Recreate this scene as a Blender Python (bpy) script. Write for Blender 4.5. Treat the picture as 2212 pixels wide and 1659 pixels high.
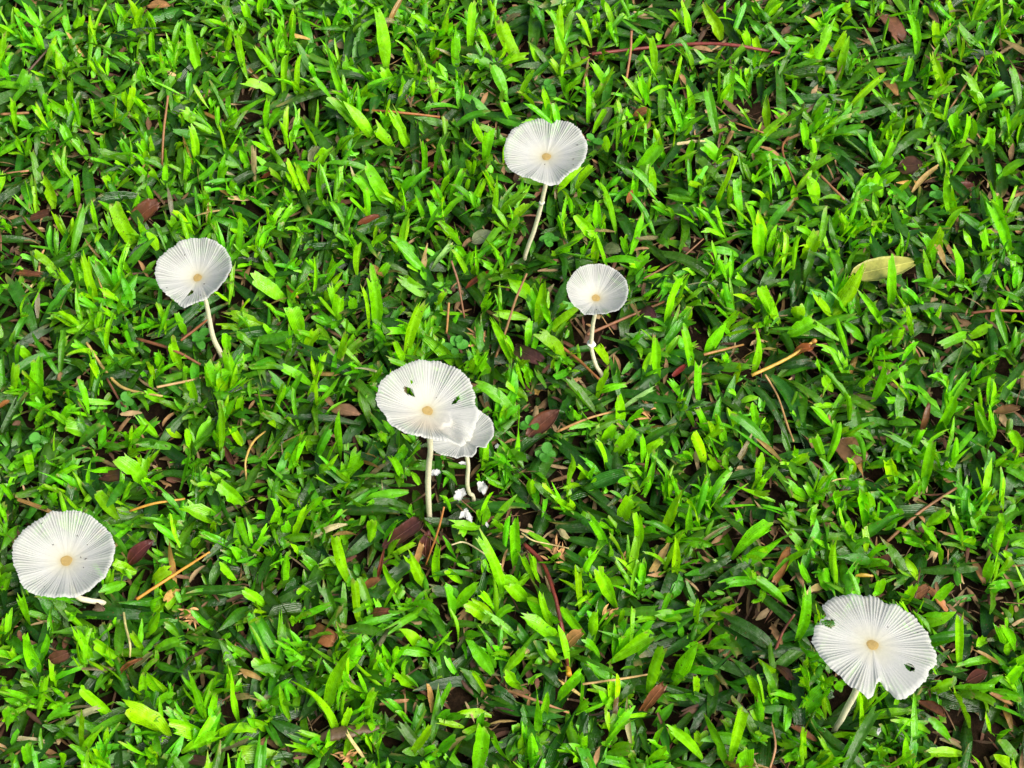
import bpy, math, random
import numpy as np

# ------------------------------------------------------------------ camera, sky, sun, exposure
scene = bpy.context.scene
for o in list(bpy.data.objects):
    bpy.data.objects.remove(o)
COL = scene.collection
EL = math.radians(56.0)
cam_data = bpy.data.cameras.new('camera')
cam_data.sensor_width = 36.0
cam_data.lens = 18.0 / (math.tan(math.radians(22.5) / 2) * 4 / 3)
cam_data.clip_start = 0.01
cam_data.clip_end = 200.0
cam = bpy.data.objects.new('camera', cam_data)
cam.location = (0, -0.867 * math.cos(EL), 0.867 * math.sin(EL) + 0.01)
cam.rotation_euler = (math.pi / 2 - EL, 0, 0)
COL.objects.link(cam)
scene.camera = cam

SUN_EL, SUN_AZ = math.radians(48), math.radians(126)      # azimuth from +Y (away from the camera), negative = left
world = bpy.data.worlds.new('World')
scene.world = world
world.use_nodes = True
wn = world.node_tree.nodes
sky = wn.new('ShaderNodeTexSky')
sky.sky_type = 'NISHITA'
sky.sun_disc = False
sky.sun_elevation = SUN_EL
sky.sun_rotation = SUN_AZ
sky.dust_density = 4.0
sky.air_density = 1.0
wn['Background'].inputs['Strength'].default_value = 0.095
world.node_tree.links.new(sky.outputs[0], wn['Background'].inputs[0])
sun_data = bpy.data.lights.new('sun', 'SUN')
sun_data.energy = 3.6
sun_data.angle = math.radians(46)
sun_data.color = (1.0, 0.965, 0.90)
sun = bpy.data.objects.new('sun', sun_data)
sun.rotation_euler = (math.pi / 2 - SUN_EL, 0, math.pi - SUN_AZ)
sun.location = (0, 0, 3)
COL.objects.link(sun)
vs = scene.view_settings
vs.view_transform = 'Standard'
vs.look = 'None'
vs.exposure = 0.8
vs.gamma = 1.0
vs.use_curve_mapping = False

# ------------------------------------------------------------------ measured data (0.1 mm)
MUSH = [{"C":[152,748,783],"h":55,"t":[-0.035,0.0],"R":[182,183,184,185,186,187,186,186,186,187,188,188,187,187,186,185,185,185,187,187,184,160,161,170,179,186,188,189,191,191,191,191,191,192,192,191,191,190,189,189,188,187,188,187,187,187,187,187,188,187,187,188,189,191,192,194,193,192,190,190,189,187,185,183,182,181,182,183,183,184,186,190,194,199,193,194,198,194,184,178,175,174,175,176,176,177,178,178,178,179,179,178,179,179,180,181],"dr":21.8,"holes":[],"stem":[[60,748,60,10.0],[79,748,160,9.9],[100,748,252,10.0],[121,748,370,9.9],[135,748,465,9.8],[144,748,538,9.8],[152,748,610,9.7]]},{"C":[-1358,196,628],"h":75,"t":[-0.14,-0.105],"R":[170,170,169,168,167,168,166,164,164,166,167,167,164,162,162,163,162,162,162,163,164,164,164,163,163,165,168,168,169,170,170,170,169,166,164,167,168,167,167,169,170,171,171,172,172,171,171,171,172,171,169,168,166,164,164,162,160,159,158,158,158,157,156,157,159,162,165,170,176,181,184,179,171,167,164,162,162,161,159,158,157,156,157,158,159,160,159,159,159,161,161,161,162,164,167,169],"dr":20.4,"holes":[[[-30,-104],[-24,-86],[-18,-73],[-9,-75],[-8,-89],[-18,-99]]],"stem":[[-1330,196,60,12.2],[-1344,196,144,11.5],[-1349,196,221,11.1],[-1347,196,321,10.4],[-1345,196,420,9.9],[-1346,196,478,9.3]]},{"C":[359,77,641],"h":80,"t":[0.035,-0.07],"R":[134,133,133,133,132,132,131,131,130,130,129,130,131,134,133,132,131,131,132,132,132,131,130,130,129,129,129,129,129,129,129,128,128,128,128,128,129,129,128,128,128,128,128,129,130,130,130,131,131,130,130,129,129,129,130,130,132,132,132,133,132,131,131,132,134,137,137,133,130,129,128,127,126,128,130,130,131,130,130,130,131,132,134,135,136,135,135,135,134,135,134,133,133,132,133,134],"dr":19.0,"holes":[],"stem":[[406,77,60,9.6],[382,77,122,9.0],[366,77,189,9.0],[353,77,267,8.9],[351,77,303,8.9],[351,77,356,8.8],[353,77,454,8.7],[359,77,526,8.4]]},{"C":[-336,-645,864],"h":75,"t":[0.209,0.07],"R":[187,183,183,184,189,194,194,195,197,199,200,201,202,204,206,205,204,206,209,210,212,212,212,211,209,208,208,209,208,208,207,205,202,200,198,197,197,198,197,197,200,204,208,211,213,212,211,212,215,218,216,215,212,209,207,205,204,205,206,208,206,203,201,199,198,196,195,194,190,181,181,181,182,183,186,190,195,200,207,214,224,234,232,227,217,216,219,214,209,206,203,201,201,203,201,197],"dr":23.7,"holes":[[[-102,70],[-87,78],[-71,76],[-59,54],[-69,51],[-87,52],[-97,56]],[[104,52],[116,65],[121,52],[109,34],[95,31]],[[-78,108],[-71,113],[-69,104],[-76,100]]],"stem":[[-358,-645,60,11.7],[-356,-645,216,12.0],[-352,-645,349,12.3],[-343,-645,479,12.1],[-334,-645,589,11.6]]},{"C":[-202,-561,527],"h":55,"t":[0.0,0.0],"R":[128,129,129,129,130,132,132,132,132,133,131,130,129,129,129,129,128,127,126,124,121,120,118,116,114,112,111,111,110,109,108,108,108,108,109,110,110,111,112,113,115,118,120,123,126,130,134,136,140,144,146,148,150,151,152,151,149,147,146,145,145,144,140,136,132,130,129,128,129,129,126,123,122,122,123,124,126,128,122,116,111,103,93,93,97,112,121,120,119,119,120,122,124,127,128,128],"dr":16.9,"holes":[],"stem":[[-169,-561,60,8.5],[-183,-561,83,8.9],[-191,-561,138,8.9],[-191,-561,210,8.8],[-186,-561,299,8.7],[-189,-561,382,8.7]]},{"C":[-1769,-1144,539],"h":70,"t":[0.035,0.0],"R":[198,201,201,201,199,197,197,198,198,195,193,192,191,190,191,191,192,193,194,196,197,198,199,197,195,198,193,190,194,199,202,202,196,194,196,200,203,204,206,206,206,205,205,206,208,207,206,204,204,202,201,199,198,197,194,193,194,197,200,202,204,205,205,204,202,200,199,199,199,199,199,200,199,199,199,200,203,205,204,203,202,200,199,198,197,196,197,198,199,198,195,193,194,197,197,197],"dr":25.2,"holes":[],"stem":[[-1709,-1084,60,11.3],[-1760,-1099,116,11.5],[-1793,-1114,174,11.7],[-1798,-1129,300,11.6]]},{"C":[1338,-1645,806],"h":20,"t":[0.105,0.14],"R":[226,225,228,229,230,230,229,227,225,222,221,218,214,210,208,210,207,202,201,206,214,219,224,226,223,222,224,228,231,233,235,236,239,239,239,238,237,235,225,200,200,208,212,209,224,225,220,230,231,228,223,219,217,216,216,216,216,212,209,209,210,212,216,222,224,227,230,236,244,250,236,179,167,168,195,205,239,247,247,243,241,238,236,235,235,235,232,229,225,227,235,242,241,240,237,232],"dr":24.4,"holes":[[[110,-88],[122,-81],[137,-92],[140,-104],[134,-115],[120,-113],[113,-102]],[[-186,79],[-165,84],[-145,85],[-144,69],[-155,56],[-169,59],[-184,63]]],"stem":[[1305,-1645,60,11.4],[1316,-1645,142,12.4],[1322,-1645,232,13.0],[1330,-1645,329,13.3],[1335,-1645,423,13.1]]}]
LEAVES = [
    [[-1890, 2366, 90], [-1756, 2312, 150], 57, [205, 142, 80], 'oval', 'smooth orange-tan oval leaf at the top edge of the lawn'],
    [[-1807, 933, 90], [-1683, 999, 160], 84, [112, 58, 24], 'torn', 'dark brown leaf left of and above the bowl-shaped tilted mushroom'],
    [[-1212, 1211, 90], [-1135, 1238, 118], 33, [140, 66, 30], 'strip', 'small rust-red leaf sliver in grass, upper left of the photo'],
    [[-2297, 963, 90], [-2197, 943, 150], 54, [110, 58, 34], 'torn', 'small brown leaf near the left edge, above the left mushroom'],
    [[-984, 1302, 90], [-944, 1360, 150], 59, [112, 118, 66], 'oval', 'dull olive leaf standing in grass left of the topmost mushroom'],
    [[-37, 2246, 90], [43, 2252, 150], 46, [120, 112, 62], 'oval', 'olive-brown leaf near the top edge, above the topmost mushroom'],
    [[-391, 1969, 90], [-356, 1948, 150], 46, [112, 54, 30], 'torn', 'tiny rust-brown leaf scrap far above the topmost mushroom, to its left'],
    [[-189, 815, 90], [-100, 832, 150], 67, [158, 168, 118], 'oval', "pale grey-green oval leaf left of the topmost mushroom's stem"],
    [[601, 1598, 90], [675, 1599, 150], 43, [158, 96, 44], 'torn', "crumpled orange-brown leaf just right of the topmost mushroom's cap"],
    [[555, 1051, 90], [576, 1088, 150], 32, [186, 112, 48], 'oval', 'small orange leaf right of and below the topmost mushroom'],
    [[413, 1550, 90], [490, 1609, 150], 77, [92, 108, 58], 'oval', 'broad dull green leaf touching the right rim of the topmost mushroom'],
    [[-730, 926, 90], [-634, 952, 118], 37, [140, 66, 28], 'strip', 'narrow rust-brown leaf between the left and topmost mushrooms'],
    [[-419, 1241, 90], [-377, 1238, 150], 49, [148, 76, 38], 'torn', 'orange-brown leaf scrap left of the topmost mushroom'],
    [[1910, 2303, 90], [1983, 2128, 90], 103, [140, 86, 60], 'torn', 'large pinkish-brown leaf near the top right corner'],
    [[2143, 2355, 90], [2174, 2187, 150], 54, [160, 112, 84], 'curl', 'curled pale brown leaf at the top edge near the right corner'],
    [[1817, 2201, 90], [1864, 2131, 150], 43, [130, 50, 28], 'torn', 'small reddish leaf scrap beside the large pinkish-brown leaf'],
    [[1876, 1277, 90], [1984, 1246, 150], 113, [104, 66, 44], 'oval', 'smooth dark brown leaf right of centre in the upper right'],
    [[2140, 1153, 90], [2229, 1159, 96], 49, [112, 54, 36], 'strip', 'narrow red-brown leaf beside the tall blade at upper right edge'],
    [[1873, 1844, 90], [1911, 1694, 150], 56, [168, 120, 56], 'oval', 'small tan leaf tucked in the grass at upper right'],
    [[-2315, 634, 90], [-2185, 575, 150], 50, [140, 74, 40], 'torn', 'rusty brown leaf near the left edge, left of the tilted mushroom'],
    [[-806, -131, 90], [-672, -198, 150], 65, [186, 134, 92], 'oval', 'smooth pinkish-tan oval leaf left of the largest centre mushroom'],
    [[-1047, 557, 90], [-990, 488, 90], 20, [196, 132, 40], 'strip', 'thin orange leaf sliver right of the tilted left mushroom'],
    [[-1266, -327, 90], [-1209, -440, 90], 38, [88, 44, 30], 'curl', 'dark maroon curled leaf left of and below the centre pair of mushrooms'],
    [[-1791, -481, 90], [-1671, -505, 150], 54, [96, 48, 32], 'torn', 'maroon leaf just above the bottom left mushroom, to its right'],
    [[-2284, -116, 90], [-2240, -98, 111], 25, [192, 118, 44], 'strip', 'little orange leaf scrap on the left edge above the bottom left mushroom'],
    [[67, -272, 90], [204, -194, 182], 100, [112, 60, 34], 'oval', 'broad red-brown leaf right of the centre pair of mushrooms'],
    [[-214, 543, 90], [-113, 591, 150], 36, [168, 74, 26], 'curl', 'curled orange-red leaf between the topmost and centre mushrooms'],
    [[9, 207, 90], [129, 88, 150], 71, [92, 52, 44], 'torn', "purplish brown leaf above the broad red-brown leaf, near small mushroom's stem"],
    [[595, 417, 90], [657, 332, 150], 57, [88, 42, 38], 'oval', 'dark maroon leaf right of the small mushroom'],
    [[436, 777, 90], [509, 720, 150], 65, [132, 142, 88], 'oval', 'pale olive leaf above the small mushroom'],
    [[1568, 555, 170], [1855, 606, 210], 130, [164, 164, 76], 'big', 'large yellow-green leaf lying on the grass at right'],
    [[1442, -291, 90], [1526, -411, 90], 119, [128, 88, 52], 'blunt', 'broad brown leaf on the right, below the large yellow-green leaf'],
    [[1815, -237, 90], [1840, -160, 180], 36, [120, 72, 32], 'strip', 'upright strip of brown dead leaf right of the broad brown leaf'],
    [[2145, -144, 90], [2244, -166, 150], 53, [150, 106, 62], 'curl', 'curled tan dead leaf close to the right edge'],
    [[725, 50, 90], [782, 85, 129], 30, [158, 40, 24], 'strip', 'bright red leaf scrap left of the yellow stick with a knob'],
    [[1284, 173, 90], [1355, 162, 150], 48, [176, 92, 28], 'torn', 'orange-brown leaf under the yellow stick with a knob'],
    [[1771, 308, 90], [1844, 315, 98], 35, [110, 62, 42], 'strip', 'small dark brown leaf below the large yellow-green leaf'],
    [[-1623, -916, 90], [-1514, -847, 174], 76, [98, 38, 28], 'oval', 'dark maroon pointed leaf right of the bottom left mushroom'],
    [[-830, -1220, 90], [-726, -1309, 150], 81, [168, 104, 56], 'blunt', 'speckled orange-brown leaf in the lower left quarter'],
    [[-788, -1180, 90], [-683, -1207, 90], 29, [134, 124, 48], 'strip', 'narrow olive leaf resting on the speckled orange-brown leaf'],
    [[-1604, -1434, 90], [-1504, -1384, 150], 38, [150, 86, 32], 'curl', 'curled orange-brown leaf below the bottom left mushroom'],
    [[-1548, -1397, 90], [-1466, -1353, 145], 32, [132, 138, 72], 'strip', 'olive green strip beside the curled orange-brown leaf'],
    [[-1896, -1362, 90], [-1810, -1356, 150], 53, [120, 70, 50], 'torn', 'faded brown leaf directly below the bottom left mushroom'],
    [[-1287, -1793, 90], [-1192, -1835, 150], 48, [92, 48, 42], 'blunt', 'maroon leaf at the bottom edge, left of the grey bark piece'],
    [[-1740, -1120, 90], [-1683, -1162, 150], 42, [160, 120, 96], 'curl', 'small curled brown peel at the foot of the bottom left mushroom'],
    [[-543, -829, 90], [-383, -754, 181], 82, [94, 46, 34], 'blunt', "glossy dark red-brown leaf below the largest centre mushroom's stem"],
    [[-564, -979, 90], [-537, -898, 189], 26, [132, 58, 30], 'curl', 'rolled rust-red leaf edge hanging below the glossy dark leaf'],
    [[-363, -877, 90], [-348, -801, 182], 62, [116, 56, 40], 'oval', 'upright maroon pointed leaf below the centre pair of mushrooms'],
    [[-406, -904, 90], [-382, -849, 157], 33, [196, 140, 72], 'torn', 'small tan dead leaf between the two maroon leaves below centre'],
    [[-623, -1026, 90], [-548, -1013, 150], 40, [150, 92, 50], 'curl', 'rolled brown leaf end at the left of the red-brown leaves below centre'],
    [[224, -1294, 90], [287, -1261, 150], 59, [196, 136, 66], 'torn', 'chewed tan leaf beside the lower end of the dark red twig'],
    [[528, -1590, 90], [615, -1512, 188], 43, [148, 84, 36], 'torn', 'orange-brown dead leaf near the bottom, right of centre'],
    [[-531, -1556, 90], [-419, -1546, 103], 21, [186, 130, 76], 'strip', 'narrow tan dead leaf at the bottom, left of centre'],
    [[-68, -1576, 90], [52, -1611, 90], 28, [70, 44, 30], 'strip', 'very dark brown leaf sliver near the bottom centre'],
    [[-583, -1148, 90], [-507, -1168, 150], 45, [128, 66, 36], 'torn', 'brown leaf left of the dark red twig, in the lower centre'],
    [[1104, -996, 90], [1161, -896, 213], 50, [156, 96, 40], 'strip', 'long brown leaf strip standing up left of the bottom right mushroom'],
    [[1542, -927, 90], [1596, -929, 150], 73, [120, 68, 48], 'blunt', 'round brown leaf above the bottom right mushroom'],
    [[1450, -967, 90], [1519, -971, 90], 17, [222, 176, 30], 'strip', 'tiny bright yellow leaf scrap above the bottom right mushroom'],
    [[1735, -1021, 90], [1809, -1126, 90], 56, [190, 120, 62], 'torn', 'orange-tan leaf at the upper right of the bottom right mushroom'],
    [[1657, -1077, 90], [1736, -1053, 150], 50, [142, 88, 50], 'torn', 'brown leaf touching the orange-tan leaf above the bottom right mushroom'],
    [[1854, -1456, 90], [1927, -1441, 150], 57, [116, 56, 38], 'oval', 'red-brown leaf right of the bottom right mushroom'],
    [[1644, -1551, 90], [1728, -1638, 150], 71, [130, 72, 40], 'curl', 'curled brown leaf just below the bottom right mushroom'],
    [[1945, -1507, 90], [2022, -1556, 90], 24, [180, 126, 70], 'strip', 'narrow tan leaf near the right edge beside the red-brown leaf'],
    [[1950, -897, 90], [1986, -1004, 90], 31, [176, 118, 62], 'strip', 'upright tan dead leaf near the right edge above the bottom right mushroom'],
    [[1080, -1391, 90], [1130, -1477, 150], 46, [124, 66, 36], 'torn', 'brown leaf left of the bottom right mushroom'],
    [[1123, -1650, 90], [1216, -1714, 90], 33, [150, 92, 56], 'strip', 'brown dead leaf left of the foot of the bottom right mushroom'],
]
TWIGS = [
    [[[51, -819, 117], [125, -911, 124], [171, -1067, 167], [198, -1188, 149], [220, -1315, 110], [228, -1407, 139]], 11.0, [122, 42, 28], 'thick dark red curved twig with a yellow cut end'],
    [[[-1566, -1091, 131], [-1433, -972, 113], [-1275, -879, 156]], 7.5, [214, 142, 32], 'straight orange leaf stalk right of the bottom left mushroom'],
    [[[-1645, -658, 118], [-1536, -647, 163], [-1405, -619, 156]], 6.9, [210, 148, 44], "short orange stalk above the bottom left mushroom's right side"],
    [[[1080, 49, 117], [1242, 134, 124], [1367, 201, 167]], 9.9, [206, 160, 50], 'yellow stick with a knobbed end, right of centre'],
    [[[-1154, -504, 118], [-1158, -432, 163], [-1135, -333, 156], [-1091, -247, 113]], 6.1, [206, 164, 72], 'curved straw-yellow stalk left of the centre pair of mushrooms'],
    [[[-1929, 200, 159], [-1827, 64, 115], [-1731, -31, 127], [-1552, -98, 169]], 8.1, [196, 164, 84], 'long pale yellow runner stem below the tilted left mushroom'],
    [[[-1583, -51, 170], [-1485, -5, 140], [-1366, 47, 110]], 7.1, [196, 152, 92], "tan straw stalk just below the tilted left mushroom's stem"],
    [[[-1672, 1564, 310], [-1697, 1435, 199], [-1711, 1306, 80]], 7.8, [150, 98, 52], 'upright thin brown stick above the tilted left mushroom'],
    [[[404, 1998, 144], [733, 2080, 110], [974, 2070, 144], [1151, 2029, 169], [1357, 2018, 129]], 10.1, [132, 52, 42], 'long red-brown twig running along the top right'],
    [[[600, 2043, 263], [594, 1950, 188], [567, 1823, 80]], 9.0, [160, 100, 58], 'upright brown stick above and right of the topmost mushroom'],
    [[[-735, 1619, 145], [-561, 1582, 169], [-356, 1588, 128]], 7.9, [168, 100, 42], 'orange-brown stick left of the topmost mushroom, lying sideways'],
    [[[2372, 1960, 160], [2268, 1782, 159], [2159, 1625, 115]], 7.0, [150, 102, 54], 'slanting thin brown stick in the upper right corner'],
    [[[341, 237, 170], [513, 355, 131], [708, 466, 113]], 8.2, [140, 86, 50], "brown stick passing behind the small mushroom's stem"],
    [[[162, 257, 123], [290, 145, 117], [391, -6, 163]], 9.1, [172, 104, 48], "orange-brown stick ending at the small mushroom's foot"],
    [[[197, -257, 124], [334, -215, 167], [481, -157, 149]], 7.1, [180, 130, 68], 'tan stalk crossing the gap right of the centre mushrooms'],
    [[[-75, 174, 80], [-33, 246, 163], [16, 353, 278], [67, 438, 363]], 7.3, [158, 112, 64], 'tall tan stalk between the centre and small mushrooms'],
    [[[-279, 579, 275], [-248, 507, 202], [-220, 394, 80]], 7.3, [136, 88, 54], 'thin brown twig left of the tall tan stalk'],
    [[[-289, 404, 188], [-295, 353, 133], [-301, 306, 80]], 6.4, [176, 120, 60], 'short upright straw right above the largest centre mushroom'],
    [[[1134, 25, 159], [1188, -59, 115], [1217, -223, 127], [1231, -335, 169]], 6.3, [178, 134, 76], 'tan curved stalk hanging below the yellow stick with a knob'],
    [[[1598, -807, 117], [1753, -666, 124], [1915, -570, 167]], 7.7, [146, 96, 54], 'long brown stick above the bottom right mushroom'],
    [[[1078, -1330, 123], [1121, -1232, 117], [1168, -1176, 163]], 8.2, [128, 62, 40], 'short red-brown twig left of the bottom right mushroom'],
    [[[2107, 376, 145], [2212, 373, 169], [2362, 398, 128]], 8.2, [134, 76, 46], 'brown stick reaching the right edge below the yellow-green leaf'],
    [[[-120, -1467, 111], [-23, -1507, 136], [61, -1553, 170], [229, -1605, 136]], 7.3, [164, 110, 66], 'brown straw stalk left of bottom centre, sloping to the right'],
    [[[285, -1493, 166], [437, -1464, 152], [572, -1421, 111]], 6.4, [192, 152, 86], 'pale straw below the end of the dark red twig'],
    [[[-257, -833, 135], [-201, -808, 111], [-118, -885, 152], [-45, -946, 166]], 4.2, [214, 196, 140], 'bent pale straw left of the dark red twig'],
    [[[39, -789, 160], [88, -825, 159], [155, -818, 115], [242, -846, 127]], 4.2, [200, 176, 110], 'thin pale straw at the top end of the dark red twig'],
    [[[-285, -744, 301], [-315, -815, 206], [-368, -903, 80]], 5.0, [176, 108, 40], 'thin orange stalk over the upright maroon leaf'],
    [[[-1618, -1136, 118], [-1590, -1231, 163], [-1565, -1308, 156], [-1568, -1348, 113]], 6.6, [196, 182, 108], 'pale yellow-green stalk hanging below the bottom left mushroom'],
    [[[-1710, 242, 132], [-1532, 153, 170], [-1404, 92, 140]], 8.2, [142, 82, 48], "brown stick behind the tilted left mushroom's foot"],
    [[[-1504, 216, 153], [-1444, 267, 165], [-1395, 362, 120]], 7.2, [150, 84, 44], "small brown twig touching the tilted left mushroom's stem"],
    [[[1367, 1487, 111], [1319, 1362, 136], [1359, 1119, 170]], 6.9, [140, 84, 46], 'bent brown twig right of the small crumpled leaf, upper right'],
    [[[1098, 1539, 141], [1230, 1448, 170]], 6.9, [166, 108, 60], 'short brown straw in the upper right quarter'],
    [[[1489, 1220, 124], [1584, 1029, 167]], 9.7, [168, 112, 66], 'short thick tan stick left of the smooth dark brown leaf'],
    [[[612, 569, 152], [789, 717, 111], [905, 817, 136]], 5.6, [140, 92, 54], 'thin brown twig above and right of the small mushroom'],
    [[[864, 128, 167], [1054, 214, 124]], 8.1, [176, 122, 60], 'tan stalk left of the yellow stick with a knob'],
    [[[-2430, 1873, 149], [-2338, 2020, 167]], 8.0, [84, 58, 40], 'dark brown twig in the top left corner'],
    [[[-2524, 1587, 149], [-2381, 1581, 167]], 9.9, [170, 116, 70], 'tan stick on the left edge, upper left'],
    [[[-2452, 1236, 114], [-2342, 1242, 128]], 7.7, [176, 118, 76], 'short pinkish-tan stick on the left edge, below the other tan stick'],
    [[[1674, -1105, 167], [1719, -949, 124]], 4.1, [96, 64, 42], 'thin dark stem above the bottom right mushroom'],
    [[[1019, -1842, 118], [1044, -1760, 163], [1037, -1654, 156]], 6.3, [170, 120, 76], 'tan stalk at the bottom edge left of the bottom right mushroom'],
    [[[-1824, 32, 117], [-1745, -102, 124], [-1711, -152, 167]], 7.2, [120, 72, 48], 'dark brown twig end below the pale yellow runner'],
]
SCRAPS = [
    [[-128, -566, 140], 52, "white torn scrap right of the smaller centre mushroom's foot"],
    [[-224, -600, 140], 48, "white torn scrap left of the smaller centre mushroom's foot"],
    [[-205, -695, 140], 38, 'white torn scrap below the smaller centre mushroom, left of a twin scrap'],
    [[-183, -713, 140], 41, 'white crumpled scrap below the smaller centre mushroom, right of a twin scrap'],
    [[-331, -491, 140], 35, "thin white scrap beside the largest centre mushroom's stem"],
    [[-66, -354, 140], 23, "tiny white scrap right of the smaller centre mushroom's cap"],
    [[-106, -750, 140], 20, 'tiny white scrap lowest of those below the centre mushrooms'],
    [[1461, -1695, 140], 24, 'small white scrap below the bottom right mushroom'],
    [[-214, -442, 140], 23, "small white scrap left of the smaller centre mushroom's stem"],
]
WEEDS = [
    [[182, 1775, 120], 5, 'little round-leaved weed above the topmost mushroom'],
    [[-251, 199, 120], 5, 'little round-leaved weed above the largest centre mushroom'],
    [[395, 1422, 120], 6, 'round-leaved weed at the right rim of the topmost mushroom'],
    [[-1424, 239, 120], 5, "round-leaved weed beside the tilted left mushroom's stem"],
    [[78, -231, 120], 5, 'round-leaved weed beside the broad red-brown leaf'],
    [[-2089, -327, 120], 6, 'round-leaved weed near the left edge above the bottom left mushroom'],
    [[-1722, -106, 120], 4, 'small round-leaved weed at the end of the pale yellow runner'],
    [[140, -383, 120], 5, 'round-leaved weed below the broad red-brown leaf'],
    [[2032, 1088, 120], 4, 'round-leaved weed below the smooth dark brown leaf'],
    [[174, 806, 120], 4, 'round-leaved weed at the foot of the topmost mushroom'],
]
TUFTS = [
    ([628, -137, 80], 90, 'dry shredded straw tuft right of the centre, beside the tan stalk'),
    ([-137, 256, 80], 80, 'dry shredded straw tuft just above the largest centre mushroom'),
    ([187, -872, 80], 70, "dry straw tuft right of the dark red twig's upper end"),
    ([469, -910, 80], 70, 'dry straw tuft farther right of the dark red twig'),
    ([400, -1158, 80], 60, "dry straw tuft right of the dark red twig's middle"),
    ([149, -1235, 80], 50, 'dry straw tuft under the dark red twig'),
    ([-1333, -1152, 80], 70, 'dry straw tuft in the grass right of the bottom left mushroom'),
    ([2259, 2194, 80], 60, 'dry straw tuft in the top right corner'),
    ([-638, -1775, 80], 80, 'dry straw tuft at the bottom edge beside the grey bark piece'),
]
BARK = [
    ([-775, -1719, 120], [-530, -1673, 140], 54, (88, 68, 44), 'grey-brown bark piece at the bottom edge, left of centre'),
]
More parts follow.
